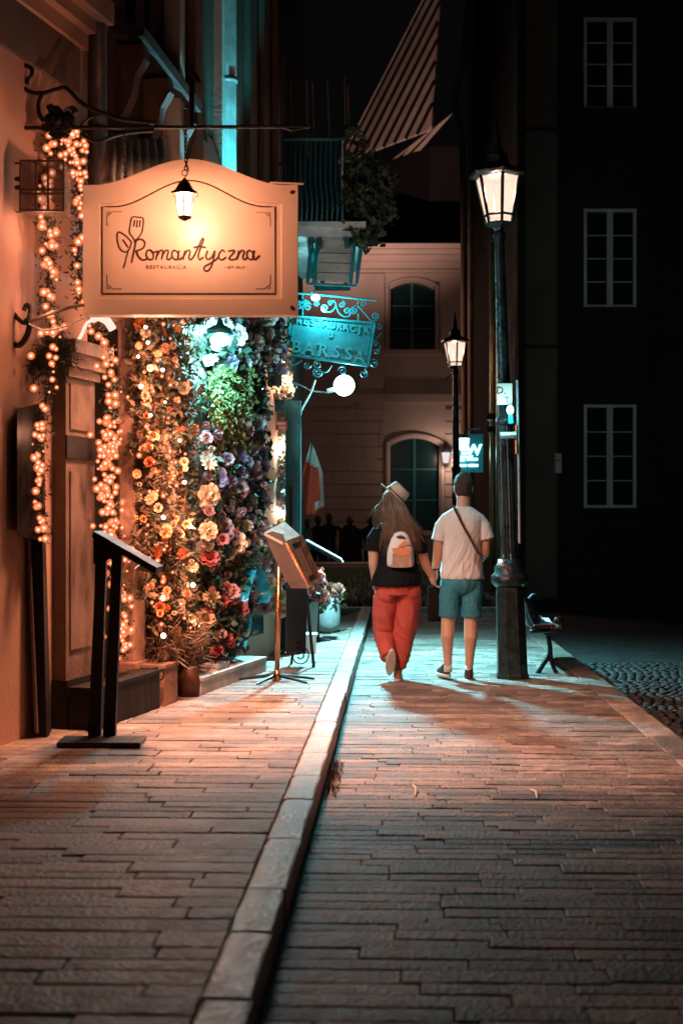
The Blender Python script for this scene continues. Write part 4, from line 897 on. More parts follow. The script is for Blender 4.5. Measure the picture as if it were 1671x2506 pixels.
# sloping glazed front (faces the street)
Fp = [at(696, 1330, D2 - .02), at(735, 1312, D2 + .33), at(783, 1424, D2 + .33), at(752, 1440, D2 - .02)]
def bil(u, v): return (Fp[0].lerp(Fp[1], u)).lerp(Fp[3].lerp(Fp[2], u), v)
nv = (Fp[1] - Fp[0]).cross(Fp[3] - Fp[0]).normalized(); nv = nv if nv.x > 0 else -nv
def quadslab(u0, u1, v0, v1, h0, h1): 
    q_ = [bil(u0, v0), bil(u1, v0), bil(u1, v1), bil(u0, v1)]; return MB().hexa([p + nv * h0 for p in q_] + [p + nv * h1 for p in q_])
for a_ in ((0, 1, 0, .08), (0, 1, .92, 1), (0, .2, .081, .919), (.8, 1, .081, .919)): quadslab(*a_, .002, .022).build('glass_frame', M['copper'], m2)
quadslab(.2, .8, .081, .919, .003, .008).build('pane', M['glass_teal'], m2)
quadslab(.3, .7, .2, .8, .009, .011).build('menu_sheet', M['ink_soft'], m2)

m3 = thing('easel', 'black metal A-frame board with a scroll foot behind the copper lectern', 'easel', gp(730, 1633))
b = gp(745, 1633); De = b.y
MB().hexa([at(700, 1440, De), at(752, 1440, De), at(752, 1440, De + .05), at(700, 1440, De + .05), at(700, 1600, De), at(748, 1600, De), at(748, 1600, De + .05), at(700, 1600, De + .05)][4:] + [at(700, 1440, De), at(752, 1440, De), at(752, 1440, De + .05), at(700, 1440, De + .05)]).build('board', M['black_wood'], m3)
MB().tube([at(748, 1440, De - .02), at(768, 1634, De - .02)], .014, 6).build('leg', M['iron'], m3); MB().tube([at(735, 1480, De + .3), at(712, 1630, De + .3)], .012, 6).build('leg', M['iron'], m3)
MB().tube([at(708, 1634, De - .02), at(769, 1634, De - .02)], .012, 6).build('foot_bar', M['iron'], m3)
MB().tube(spiral(at(733, 1606, De - .02), .085, .015, 1.0, -1.6), .006, 6).build('scroll', M['iron'], m3); MB().tube(spiral(at(731, 1575, De - .02), .045, .01, -1.2, 1.3), .005, 6).build('scroll', M['iron'], m3)

m4 = thing('menu_stand', 'slim dark menu lectern with a pale painted edge highlight behind the copper one', 'menu stand', gp(790, 1560))
b = gp(778, 1568); Dm = b.y
MB().tube([b, at(778, 1400, Dm)], .016, 8).build('pole', M['iron'], m4); MB().lathe([(.14, 0), (.14, .012), (.03, .03)], 14, b).build('foot', M['iron'], m4)
A, B = at(746, 1322, Dm), at(832, 1368, Dm)
MB().hexa([A + Vector((0, -.14, -.035)), B + Vector((0, -.14, -.035)), B + Vector((0, .14, -.035)), A + Vector((0, .14, -.035)), A + Vector((0, -.14, 0)), B + Vector((0, -.14, 0)), B + Vector((0, .14, 0)), A + Vector((0, .14, 0))]).build('menu_board', M['black_wood'], m4)
MB().tube([A + Vector((.02, -.145, .006)), B + Vector((.01, -.145, .006)), B + Vector((.03, -.145, -.03))], .008, 6).build('edge_highlight', M['trim'], m4)  # pale tube paints the highlight along the board edge

# planters and their flowers
p1_ = thing('planter', 'round grey concrete planter of pink flowers at the kerb', 'planter', gp(803, 1548)); b = gp(803, 1548); k = b.y / F
MB().lathe([(14 * k, 0), (24 * k, 6 * k), (29 * k, 22 * k), (30 * k, 86 * k), (26 * k, 86 * k), (24 * k, 78 * k)], 24, b).build('pot', M['planter'], p1_, smooth=True)
def pinks(parent, x0, x1, y0, y1, dd, n_, seed, cols=('coral', 'coral', 'pink', 'red')):
    scatter(parent, lambda r: (r.uniform(x0, x1), r.uniform(y0, y1)), n_, (-.12, .12), cols, .075, seed, ('rose', 'pompon'), pos=lambda x, y, o: at(x, y, dd + o), mind=6)
    tag(leafcloud([at(R.uniform(x0, x1), R.uniform(y0 + 15, y1 + 8), dd + R.uniform(-.1, .1)) for _ in range(40)], 500, .03, .06, seed + 1, .35).build('foliage', M['leaf'], parent), kind='stuff')
pinks(p1_, 775, 836, 1438, 1470, b.y, 34, 71, ('red', 'coral', 'rust'))
p2_ = thing('planter', 'tall square grey planter overflowing with coral flowers', 'planter', gp(762, 1572)); b = gp(762, 1572); k = b.y / F
MB().hexa([b + Vector(v) * k for v in ((-12, -14, 0), (12, -14, 0), (12, 14, 0), (-12, 14, 0), (-17, -17, 100), (17, -17, 100), (17, 17, 100), (-17, 17, 100))]).build('pot', M['planter'], p2_)
pinks(p2_, 735, 790, 1395, 1470, b.y, 46, 73)
p3_ = thing('planter', 'small pale planter of pink flowers behind the copper pole', 'planter', gp(700, 1590)); b = gp(695, 1592); k = b.y / F
MB().hexa([b + Vector(v) * k for v in ((-22, -16, 0), (22, -16, 0), (22, 16, 0), (-22, 16, 0), (-26, -18, 130), (26, -18, 130), (26, 18, 130), (-26, 18, 130))]).build('pot', M['planter'], p3_)
pinks(p3_, 668, 722, 1400, 1470, b.y, 36, 75)
for (x, y, w_, h_, lab) in ((745, 1598, 28, 40, 'white stone block beside the easel on the sidewalk'), (560, 1606, 20, 46, 'pale wooden crate standing under the flower wall')):
    b = gp(x, y); k = b.y / F; t_ = thing('stone_block', lab, 'block', b); MB().obox(b + Vector((0, .1, h_ * k / 2)), w_ * k, .12, h_ * k / 2).build('block', M['white_stone'], t_); MB().obox(b + Vector((0, .1, h_ * k + .011)), w_ * k + .012, .13, .01).build('cap', M['white_stone'], t_)
bx = thing('black_bench', 'low black bench box under the display flowers', 'bench', gp(680, 1588)); b = gp(672, 1590); k = b.y / F
MB().obox(b + Vector((0, .12, 40 * k)), 40 * k, .14, 7 * k).build('seat', M['black_wood'], bx)
for sx in (-34, 34): MB().obox(b + Vector((sx * k, .12, 16.5 * k)), 4 * k, .12, 16.4 * k).build('leg', M['black_wood'], bx)
# small grey box light on the pier
gb = thing('junction_box', 'small grey box fixed on the white shop pier', 'box', fp(497, 1352, .15)); p = fp(497, 1338, .2); MB().obox(p, .075, .05, .045).build('box', M['planter'], gb); MB().obox(p + Vector((0, -.052, 0)), .06, .002, .034).build('lid', M['planter'], gb)

# ================================================================== balcony
bc = thing('balcony', 'dark iron balcony with tall plant canes above the teal sign', 'balcony', at(760, 575, 13.6))
z0 = 4.06; z1 = 4.14; yb0, yb1 = 13.45, 15.9; xo = lambda d_: .17 - .02 * (d_ - 13.45); xi = -.70
MB().hexa([(xi, yb0, z0), (xo(yb0), yb0, z0), (xo(yb1), yb1, z0), (-.45, yb1, z0), (xi, yb0, z1), (xo(yb0), yb0, z1), (xo(yb1), yb1, z1), (-.45, yb1, z1)]).build('slab', M['white_stone'], bc)
MB().hexa([(xi, yb0 - .05, z1), (xo(yb0) + .06, yb0 - .05, z1), (xo(yb1) + .06, yb1, z1), (-.45, yb1, z1), (xi, yb0 - .05, z1 + .05), (xo(yb0) + .06, yb0 - .05, z1 + .05), (xo(yb1) + .06, yb1, z1 + .05), (-.45, yb1, z1 + .05)]).build('slab_edge', M['white_stone'], bc)
for k in range(6):   # soffit boards
    d0 = lerp(yb0 + .05, yb1 - .05, k / 6); d1 = lerp(yb0 + .05, yb1 - .05, (k + 1) / 6) - .012
    MB().box(-.20, .02, d0, d1, z0 - .022, z0 - .002).build('soffit_board', M['wood_grey'], bc)
for x in (-.29, -.21, .05): MB().box(x - .022, x + .022, yb0 + .02, yb1 - .02, z0 - .09, z0 - .003).build('support_beam', M['teal_frame'], bc)
MB().box(-.3, .1, yb1 - .1, yb1 - .04, z0 - .14, z0 - .09).build('cross_beam', M['teal_frame'], bc)
sb = thing('soffit_box', 'pale tapered box hanging under the balcony between teal metal straps', 'box', at(818, 690, 13.7))
MB().hexa([at(774, 686, 13.6), at(855, 692, 13.6), at(853, 690, 13.85), at(776, 685, 13.85), at(784, 590, 13.6), at(866, 590, 13.6), at(864, 592, 13.85), at(786, 592, 13.85)]).build('panel', M['wood_grey'], sb)
for xa_, xb_ in ((762, 752), (776, 768), (868, 858), (886, 872)): MB().tube([at(xa_, 588, 13.58), at(xb_, 694, 13.58)], .018, 6).build('strap', M['teal_metal'], sb)
MB().tube([at(752, 694, 13.58), at(874, 699, 13.58)], .014, 6).build('bottom_bar', M['teal_metal'], sb)
for k in range(3): MB().tube([at(784 - k * 3 - 2, 618 + k * 24, 13.596), at(864 - k * 3, 620 + k * 24, 13.596)], .003, 4).build('board_line', M['pipe_dark'], sb)
r = random.Random(5); zr = 4.98
xs_ = [lerp(-.72, .0, i / 15) for i in range(16)]
MB().tube([Vector((-.74, yb0, zr)), Vector((.02, yb0, zr)), Vector((.02, yb1, zr))], .018, 8).build('handrail', M['teal_frame'], bc)
MB().tube([Vector((-.74, yb0, 4.2)), Vector((.02, yb0, 4.2)), Vector((.02, yb1, 4.2))], .012, 8).build('bottom_rail', M['iron'], bc)
for x in xs_:
    MB().tube(smooth_pts([Vector((x, yb0, 4.15)), Vector((x + .012, yb0 - .05, 4.36)), Vector((x - .008, yb0 - .02, 4.6)), Vector((x, yb0, 4.97))], 4), .008, 6).build('baluster', M['teal_frame'], bc)
for k in range(14): MB().tube([Vector((.02, lerp(yb0 + .1, yb1, k / 13), 4.15)), Vector((.02, lerp(yb0 + .1, yb1, k / 13), 4.97))], .008, 6).build('baluster', M['iron'], bc)
for x, yt, yb_ in ((712, 195, 380), (750, 195, 385), (765, 200, 390), (801, 193, 385), (843, 190, 395), (850, 210, 400)):
    MB().tube([at(x, yt, 13.6), at(x + r.uniform(-8, 8), yb_, 13.6)], .008, 5).build('plant_cane', M['plaster_grey'], bc)
bpz = thing('balcony_plant', 'dark trailing plant with a few orange blooms on the balcony end', 'plant', at(900, 560, 13.6))
pts = [at(r.gauss(893, 22), r.gauss(475, 50), 13.55 + r.uniform(-.15, .2)) for _ in range(80)]
tag(leafcloud(pts, 2600, .035, .07, 81, .35).build('foliage', M['pine'], bpz), kind='stuff')
scatter(bpz, lambda r: (r.choice((r.uniform(890, 960), r.uniform(860, 900))), r.uniform(405, 600)), 8, (-.15, .05), ('orange', 'rust'), .055, 82, ('pompon',), pos=lambda x, y, o: at(x, y, 13.5 + o), mind=15)
MB().box(at(845, 0, 13.6).x, at(925, 0, 13.6).x, 13.5, 13.75, 4.02, 4.16).build('trough', M['black_wood'], bpz)

# ================================================================== BARSSA sign
DQ = 14.05
def zq(x, y, d_=0): return at(660 + x * .21684, 560 + y * .21684, DQ + d_)
bs = thing('barssa_sign', 'tilted teal metal sign reading RESTAURACJA U BARSSA in a scrolled iron frame', 'sign', zq(650, 1550))
TL, TR, BR, BL = (240, 985), (1190, 1065), (1112, 1545), (190, 1415)
MB().prism([zq(*p) for p in (TL, BL, BR, TR)], (0, .03, 0)).build('plate', M['teal_metal'], bs)
for a, b in ((TL, TR), (TR, BR), (BR, BL), (BL, TL)):
    MB().tube([zq(*a, -.012), zq(*b, -.012)], .014, 6).build('frame_bar', M['teal_metal'], bs)
    a2 = (a[0] * .93 + 47, a[1] * .93 + 88); b2 = (b[0] * .93 + 47, b[1] * .93 + 88); MB().tube([zq(*a2, -.006), zq(*b2, -.006)], .005, 5).build('inner_line', M['teal_metal'], bs)
RQ = (PI / 2, .112, 0)
for ch, x, y in (('B', 300, 1335), ('A', 440, 1352), ('R', 602, 1372), ('S', 752, 1392), ('S', 890, 1415), ('A', 1012, 1450)):
    c_ = zq(x, y, -.006); text_obj('letter', ch, .165, c_, RQ, M['teal_letter'], bs, ext=.014, bold=.004)
    ex = Vector((math.cos(.112), 0, -math.sin(.112))); ez = Vector((math.sin(.112), 0, math.cos(.112)))
    for u, v in {'A': ((-.052, -.056), (.052, -.056)), 'R': ((-.04, -.056), (.05, -.056), (-.045, .056)), 'B': ((-.045, -.056), (-.045, .056)), 'S': ((.04, .045), (-.04, -.045))}[ch]:
        MB().obox(c_ + ex * u + ez * v, .022, .016, .006, Matrix((ex, (0, 1, 0), ez)).transposed()).build('serif', M['teal_letter'], bs)
for i, ch in enumerate('RESTAURACJA'): text_obj('letter', ch, .088, zq(330 + i * 76, 1035 + i * 11.5, -.004), RQ, M['teal_letter'], bs, ext=.009, bold=.002)
text_obj('letter', 'U', .075, zq(690, 1198, -.004), RQ, M['teal_letter'], bs, ext=.009, bold=.002)
def curl(x, y, rad, a0, turns, tail=None):
    k = .21684 * DQ / F; pts = spiral(zq(x, y), rad * k, rad * k * .2, a0, turns)
    if tail: pts = smooth_pts([zq(*p) for p in tail] + [pts[0]], 4)[:-1] + pts
    MB().tube(pts, .0075, 6).build('scroll', M['teal_metal'], bs)
for (x, y, rd, a0, tn, tl) in ((530, 835, 32, 3.1, 1.3, None), (620, 890, 45, -1.6, -1.5, [(720, 800), (745, 860), (700, 930)]), (685, 835, 32, 0, 1.3, None), (815, 850, 38, 1.5, -1.4, None), (875, 925, 40, -.3, 1.5, [(745, 830), (770, 930), (840, 990), (900, 980)]), (955, 920, 40, 3.14, 1.4, [(1000, 860), (940, 880)]), (1190, 985, 45, -1.0, 1.5, [(990, 860), (1080, 960), (1150, 1035)]), (1060, 850, 35, 0, 1.2, None), (430, 880, 45, .5, 1.4, [(330, 860), (400, 800)]), (350, 850, 40, 2.5, -1.3, [(330, 900), (420, 810)]),
                                (165, 1095, 38, 0, 1.5, [(160, 990), (220, 1080)]), (150, 1190, 38, 0, -1.5, [(205, 1160)]), (155, 1355, 38, 1.5, 1.5, [(195, 1230), (120, 1300)]), (90, 1350, 60, 2.2, .5, None),
                                (1235, 1100, 38, 3.14, -1.5, None), (1205, 1280, 36, 2, 1.4, [(1260, 1180)]), (1205, 1375, 38, 1, -1.4, [(1250, 1320)]), (1175, 1520, 50, 2, -1.5, None),
                                (210, 1470, 42, 0, 1.5, [(360, 1480), (270, 1535), (170, 1520)]), (420, 1535, 45, 0, -1.5, None), (540, 1530, 55, 1, 1.4, None), (545, 1620, 60, 2.5, 1.5, [(700, 1540), (630, 1620)]), (820, 1600, 55, 3, -1.3, None), (1060, 1635, 50, 1.2, -1.4, [(1090, 1560)])): curl(x, y, rd, a0, tn, tl)
MB().tube([zq(-150, 700, .02), zq(470, 735, .02), zq(1200, 805, .02)], .010, 6).build('hanging_bar', M['teal_metal'], bs)
for x in (370, 1000): MB().tube([zq(x, 740 + (x - 370) * .08, .02), zq(x, 985 + (x - 240) * .084)], .007, 6).build('hanger', M['teal_metal'], bs)
# lamp shining on the sign from above
sl = thing('picture_lamp', 'small oval lamp shining down on the teal sign', 'lamp', at(773, 750, DQ - .15))
MB().ball(at(772, 728, DQ - .16), .042, 12, 8, (1.1, 1, .85)).build('bulb', M['cyan_soft'], sl, smooth=True)
MB().tube(smooth_pts([zq(470, 735, .02), zq(480, 700, -.05), zq(510, 720, -.14)], 5), .008, 6).build('arm', M['teal_metal'], sl)
point_light('picture_lamp_light', at(790, 752, DQ - .16), 26, CYAN, .03, sl)
# big globe lamp
gl = thing('globe_lamp', 'blazing white globe lamp on a thin curled arm below the teal sign', 'lamp', at(842, 980, 14.2)); gc = at(842, 943, 14.2)
MB().ball(gc, .105, 20, 14).build('globe', M['cyan_hot'], gl, smooth=True)
MB().tube(smooth_pts([at(708, 932, 14.1), at(740, 945, 14.15), at(766, 957, 14.2), at(812, 960, 14.2)], 6), .008, 6).build('arm', M['pipe'], gl)
MB().tube(spiral(at(718, 945, 14.1), .05, .01, 1.8, 1.4), .007, 6).build('arm_curl', M['pipe'], gl)
MB().tube([at(800, 957, 14.2), at(818, 953, 14.2)], .024, 10).build('socket', M['trim'], gl)
MB().tube(smooth_pts([at(771, 930, 14.2), at(760, 962, 14.15), at(745, 990, 14.0), at(733, 1013, 13.9)], 5), .010, 6).build('stay', M['trim'], gl); MB().ball(at(733, 1013, 13.9), .022, 10, 6).build('stay_knob', M['trim'], gl, smooth=True)
spot_light('globe_light', gc + Vector((0, 0, -.12)), (0.30, 13.75, 0), 2900, CYAN, 136, 1.0, .07, gl); point_light('globe_glow', gc, 55, CYAN, .07, gl)
# cyan wall lamp over the flower wall
wlamp = thing('wall_lamp', 'glaring cyan wall lamp over the flower wall under the sign edge', 'lamp', fp(536, 860, .4)); c_ = fp(538, 832, .42)
MB().ball(c_, .06, 14, 8, (1.2, 1, .8)).build('bulb', M['cyan_hot'], wlamp, smooth=True)
MB().lathe([(.10, .045), (.085, .085), (.03, .115), (.012, .16)], 16, c_).build('shade', M['teal_metal'], wlamp, smooth=True)
MB().tube(smooth_pts([fp(575, 775, .02), fp(560, 770, .2), c_ + Vector((0, 0, .16))], 6), .012, 8).build('arm', M['teal_metal'], wlamp)
MB().tube(spiral(fp(560, 792, .2), .10, .02, 0, 1.8), .008, 6).build('scroll', M['teal_metal'], wlamp)
point_light('wall_lamp_light', c_, 240, CYAN, .05, wlamp)
upc = fac(sof(557, .11) - .16, .32, 3.45); MB().lathe([(.03, -.08), (.06, -.05), (.07, -.02)], 12, upc).build('added_uplight_cup', M['teal_metal'], wlamp); MB().tube([upc + Vector((0, 0, -.08)), c_ + Vector((0, 0, .16))], .01, 6).build('added_uplight_arm', M['teal_metal'], wlamp); spot_light('added_uplight_spot', upc, fac(sof(557, .1), .06, 4.75), 330, (.05, .78, .88), 44, .6, .03, wlamp); spot_light('added_side_spot', upc, fac(sof(392), .17, 4.35), 380, CYAN, 26, .6, .03, wlamp)  # unseen uplight added behind the sign to brighten pipe and trim

# ================================================================== street lamps
def make_lamp(pane):
    t_ = thing('street_lamp', '', 'street lamp', (0, 0, 0), 'cast iron street lamps along the path'); O = Vector((0, 0, 0))
    MB().lathe([(.150, 0), (.150, .03), (.139, .05), (.126, .78), (.12, .80)], 8, O, PI / 8).build('base', M['lamp_iron'], t_)
    MB().lathe([(.125, .80), (.160, .84), (.168, .87), (.155, .90), (.128, .93), (.132, .97), (.105, 1.0), (.095, 1.04)], 20, O).build('collar', M['lamp_iron'], t_, smooth=True)
    m = MB(); n_ = 16; rg = []
    for z, r_ in ((1.03, .082), (1.08, .072), (2.1, .068), (2.2, .066)): rg.append([Vector((r_ * (1 if j % 2 else .9) * math.cos(2 * PI * j / 32), r_ * (1 if j % 2 else .9) * math.sin(2 * PI * j / 32), z)) for j in range(32)])
    m.rings(rg); m.build('fluted_shaft', M['lamp_iron'], t_)
    MB().lathe([(.066, 2.2), (.082, 2.22), (.082, 2.26), (.06, 2.29), (.056, 2.8), (.043, 3.8), (.05, 3.84), (.06, 3.87), (.045, 3.9)], 18, O).build('shaft', M['lamp_iron'], t_, smooth=True)
    MB().tube([Vector((-.16, 0, 3.72)), Vector((-.12, 0, 3.80)), Vector((-.05, 0, 3.84))], .009, 6).build('ladder_rest', M['lamp_iron'], t_)
    MB().lathe([(.03, 3.88), (.05, 3.93), (.12, 3.96), (.12, 3.975)], 6, O, -PI / 2 + .12).build('lantern_floor', M['lamp_iron'], t_)
    zb, zt, rb, rt = 4.05, 4.36, .130, .195
    for j in range(6):
        a0, a1 = -PI / 2 + .12 + j * PI / 3, -PI / 2 + .12 + (j + 1) * PI / 3
        c0, c1 = Vector((math.cos(a0), math.sin(a0), 0)), Vector((math.cos(a1), math.sin(a1), 0))
        def q4(u0, u1, ra, rb_, za, zb_, inset=.012):
            pa, pb = c0 * ra, c1 * ra; pc, pd = c0 * rb_, c1 * rb_; nn = -(c0 + c1).normalized() * .006
            v = [pa.lerp(pb, u0) + Vector((0, 0, za)), pa.lerp(pb, u1) + Vector((0, 0, za)), pc.lerp(pd, u1) + Vector((0, 0, zb_)), pc.lerp(pd, u0) + Vector((0, 0, zb_))]
            return MB().add([x for x in v] + [x + nn for x in v], [(0, 1, 2, 3), (7, 6, 5, 4), (0, 4, 5, 1), (1, 5, 6, 2), (2, 6, 7, 3), (3, 7, 4, 0)])
        q4(.09, .91, rb, rt, zb, zt).build('pane', M[pane], t_)
        q4(.12, .88, .108, .124, 3.985, 4.03).build('lower_pane', M[pane], t_)
        MB().tube([c0 * .118 + Vector((0, 0, 3.97)), c0 * rb + Vector((0, 0, zb - .01)), c0 * rt + Vector((0, 0, zt + .01))], [.012, .014, .016], 6).build('lantern_bar', M['lamp_iron'], t_)
        MB().tube([c0 * (rb + .002) + Vector((0, 0, zb - .012)), c1 * (rb + .002) + Vector((0, 0, zb - .012))], .012, 6).build('lantern_ring', M['lamp_iron'], t_)
    MB().lathe([(.200, 4.365), (.250, 4.385), (.258, 4.405), (.215, 4.43), (.165, 4.45), (.12, 4.47), (.10, 4.50), (.10, 4.56), (.075, 4.58), (.045, 4.62), (.034, 4.72), (.016, 4.84), (.005, 4.90)], 6, O, -PI / 2 + .12).build('roof', M['lamp_iron'], t_)
    return t_
def copy_tree(o, par=None):
    c_ = o.copy(); COL.objects.link(c_); c_.parent = par
    for ch in list(o.children): copy_tree(ch, c_)
    return c_
sl1 = make_lamp('street_pane'); sl2 = copy_tree(sl1); sl3 = copy_tree(sl1)
for o, p, lean, lab in ((sl1, (1.49, 12.4, 0), -.030, 'tall cast iron street lamp beside the man, with pinkish lit lantern'), (sl2, (1.95, 24.0, -.06), -.008, 'farther street lamp whose lantern glows above the man'), (sl3, (-2.0, 29.8, -.06), 0, 'added street lamp hidden behind the left houses, lighting the far facade')):  # third lamp is added out of view to light the far facade
    o.location = p; o.rotation_euler = (0, lean, 0); o['label'] = lab
for o, e in ((sl1, 60), (sl2, 40), (sl3, 1900)):
    l = bpy.data.lights.new('lantern_light', 'POINT'); l.energy = e; l.color = (1, .60, .45); l.shadow_soft_size = .06
    lo = bpy.data.objects.new('lantern_light', l); COL.objects.link(lo); lo.parent = o; lo.location = (0, 0, 4.25)
spot_light('added_roof_flood', (-1.9, 30.2, 4.3), (1.9, 54, 18.6), 15000, (1, .62, .5), 40, 1.0, .06)  # added flood without a visible source, aimed at the tin roof
# things on the lamp post
nt = thing('post_sign', 'small white plate with dark letters strapped to the near street lamp', 'sign', at(1238, 990, 12.26)); m = MB(); pbox(m, 1216, 1253, 938, 990, 12.25, 12.262); m.build('plate', M['sign'], nt)
text_obj('lettering', 'D,', .085, at(1226, 956, 12.247), FR, M['ink'], nt, ext=.001); text_obj('lettering', 'T', .07, at(1240, 979, 12.247), FR, M['ink'], nt, ext=.001)
gb2 = thing('bulkhead_lamp', 'small cyan-white bulb clamped to the near street lamp post', 'lamp', at(1248, 1030, 12.2)); MB().ball(at(1248, 1003, 12.18), .036, 14, 8, (.85, 1, 1.2)).build('bulb', M['cyan_hot2'], gb2, smooth=True)
MB().tube([at(1248, 1012, 12.18), at(1250, 1035, 12.2)], [.018, .028], 10).build('socket', M['teal_metal'], gb2); MB().tube([at(1224, 1066, 12.24), at(1262, 1064, 12.24)], .03, 8).build('clamp', M['pipe'], gb2)
point_light('bulkhead_light', at(1249, 1003, 12.1), 9, CYAN, .03, gb2)
for x, mt in ((1263, 'copper'), (1269, 'pipe')):
    MB().tube([at(x, 1040 if mt == 'copper' else 940, 12.3), at(x, 1110, 12.3)] if mt == 'copper' else [at(x - 4, 930, 12.32), at(x, 1150, 12.32), at(x + 2, 1330, 12.32)], .012, 8).build('conduit', M[mt], gb2)
MB().ball(at(1227, 1381, 12.22), .014, 10, 6).build('indicator_bulb', M['halo_shell'], gb2, smooth=True)
# neon shop sign with its lantern
ns = thing('neon_sign', 'cyan neon W sign with short lit lines on the narrow house', 'sign', at(1145, 1160, 26)); DN = 26.0
m = MB(); pbox(m, 1116, 1182, 1062, 1156, DN, DN + .12); m.build('panel', M['teal_frame'], ns)
text_obj('lettering', 'W', .27, at(1159, 1102, DN - .012), FR, M['neon'], ns, ext=.01, bold=.008)
for i, (x0, x1, y) in enumerate(((1129, 1147, 1109), (1127, 1158, 1118), (1126, 1138, 1126), (1142, 1170, 1124), (1126, 1142, 1139), (1145, 1171, 1139))):
    n_ = max(2, int((x1 - x0) / 5))
    for j in range(n_): m = MB(); a = lerp(x0, x1, j / n_); pbox(m, a, a + (x1 - x0) / n_ * .78, y - 3, y + 3, DN - .02, DN - .003); m.build('neon_stroke', M['neon'], ns)
for y in (1108, 1125, 1139): MB().ball(at(1110, y, DN - .05), .028, 10, 6).build('side_dot', M['neon'], ns, smooth=True)
point_light('neon_light', at(1140, 1110, DN - .5), 16, CYAN, .1, ns)
nl = thing('shop_lantern', 'cyan glowing lantern above the neon W sign', 'lantern', at(1134, 1100, 25.6)); c_ = at(1134, 1086, 25.6); MB().lathe([(.03, -.13), (.075, -.11), (.11, .08), (.10, .10)], 10, c_).build('glass_body', M['cyan_soft'], nl, smooth=True); MB().lathe([(.12, .105), (.08, .15), (.02, .18), (.01, .24)], 10, c_).build('hood', M['teal_frame'], nl); MB().tube([c_ + Vector((0, 0, .22)), at(1150, 1050, 26), at(1175, 1048, 26)], .012, 6).build('arm', M['teal_frame'], nl)
wl2 = thing('wall_lantern', 'small pale lit lantern on the beige house beside the arched window', 'lantern', at(1091, 1135, D3 - .3)); c_ = at(1091, 1120, D3 - .3); MB().lathe([(.08, -.16), (.13, .15), (.12, .16)], 6, c_).build('glass_body', M['street_pane2'], wl2); MB().lathe([(.16, .165), (.10, .25), (.02, .32)], 6, c_).build('hood', M['iron'], wl2); MB().tube([c_ + Vector((0, 0, .3)), c_ + Vector((0, .3, .35))], .02, 6).build('arm', M['iron'], wl2)
point_light('wall_lantern_light', c_ + Vector((0, -.35, 0)), 60, (1, .72, .58), .08, wl2)

# ================================================================== flag
fl = thing('flag', 'white and red flag drooping from a pole by the display case', 'flag', at(770, 1330, 16.4)); DF = 16.4
MB().tube([at(757, 1300, DF - .02), at(763, 1082, DF)], .010, 8).build('pole', M['leather'], fl)
nu, nv_ = 12, 26
def cloth(u, v):
    y = lerp(1085, 1262 - 28 * abs(u - .35), v); half = lerp(2, 26, min(1, v * 2.2)) * (1 - .12 * v); xc_ = lerp(762, 764, v)
    x = xc_ + (u * 2 - 1) * half + 6 * v * u; return at(x, y, DF + .045 * math.sin(u * 8 + v * 3) * min(1, v * 3))
wh, rd = MB(), MB(); G = [[cloth(i / nu, j / nv_) for i in range(nu + 1)] for j in range(nv_ + 1)]
for j in range(nv_):
    for i in range(nu):
        u, v = (i + .5) / nu, (j + .5) / nv_; white = v < .24 + .14 * u or (u > .84 and v < .9) or (v > .86 and u > .55 and v < .95)
        (wh if white else rd).add([G[j][i], G[j][i + 1], G[j + 1][i + 1], G[j + 1][i]], [(0, 1, 2, 3)])
wh.build('white_stripe', M['flag_white'], fl, smooth=True); rd.build('red_stripe', M['flag_red'], fl, smooth=True)
fs = thing('flag_stand', 'dark metal stand holding the drooping flag pole', 'stand', gp(757, 1535)); b = Vector((at(757, 0, DF - .02).x, DF - .02, .12)); MB().tube([b, Vector((b.x, b.y, at(0, 1300, DF).z))], .012, 8).build('post', M['leather'], fs); MB().lathe([(.12, 0), (.12, .02), (.02, .05)], 14, b).build('foot', M['iron'], fs)

# ================================================================== bench
bn = thing('park_bench', 'iron and wood park bench seen from its end, right of the lamp', 'bench', gp(1340, 1647, 0)); b = gp(1338, 1648, 0); Db = b.y; kb = Db / F
def bp2(x, y, d_=0): return at(x, y, Db + d_)
for dd in (0, 1.35):
    e = MB()
    for l_, r_ in (([(1314, 1650), (1330, 1625), (1345, 1600), (1344, 1575), (1340, 1556)], .022), ([(1362, 1650), (1350, 1622), (1346, 1595)], .02), ([(1310, 1651), (1366, 1651)], .014), ([(1318, 1545), (1300, 1510), (1284, 1462), (1276, 1452)], .02), ([(1296, 1546), (1372, 1542)], .018), ([(1372, 1542), (1374, 1520), (1360, 1512)], .02)): e.tube(smooth_pts([bp2(x, y, dd) for x, y in l_], 4), r_, 8)
    e.ball(bp2(1366, 1518, dd), .04, 10, 6); e.build('iron_end', M['iron'], bn, smooth=True)
for k in range(6): p = bp2(lerp(1304, 1368, k / 5), 1540, 0); MB().box(p.x - .018, p.x + .018, Db - .02, Db + 1.4, p.z + .005, p.z + .025).build('seat_slat', M['bench_wood'], bn)
for k in range(5):
    p = bp2(lerp(1312, 1280, k / 4), lerp(1524, 1460, k / 4), 0); MB().obox(p + Vector((0, .69, 0)), .012, .71, .022, Matrix.Rotation(-.38, 3, 'Y')).build('back_slat', M['bench_wood'], bn)
bgp = thing('paper_bag', 'dark crumpled bag slumped against the bench backrest', 'bag', bp2(1302, 1530, -.05)); m = MB(); m.loft([(0, 0, 0, .06, .07), (-.02, 0, .08, .075, .08), (-.05, 0, .18, .065, .07), (-.075, 0, .25, .04, .05), (-.08, 0, .27, .015, .02)], 12, org=bp2(1308, 1534, .1)); m.build('body', M['dark_cloth2'], bgp, smooth=True); MB().tube(smooth_pts([bp2(1290, 1470, .1), bp2(1306, 1455, .1), bp2(1322, 1468, .1)], 5), .012, 6).build('handle', M['dark_cloth2'], bgp)
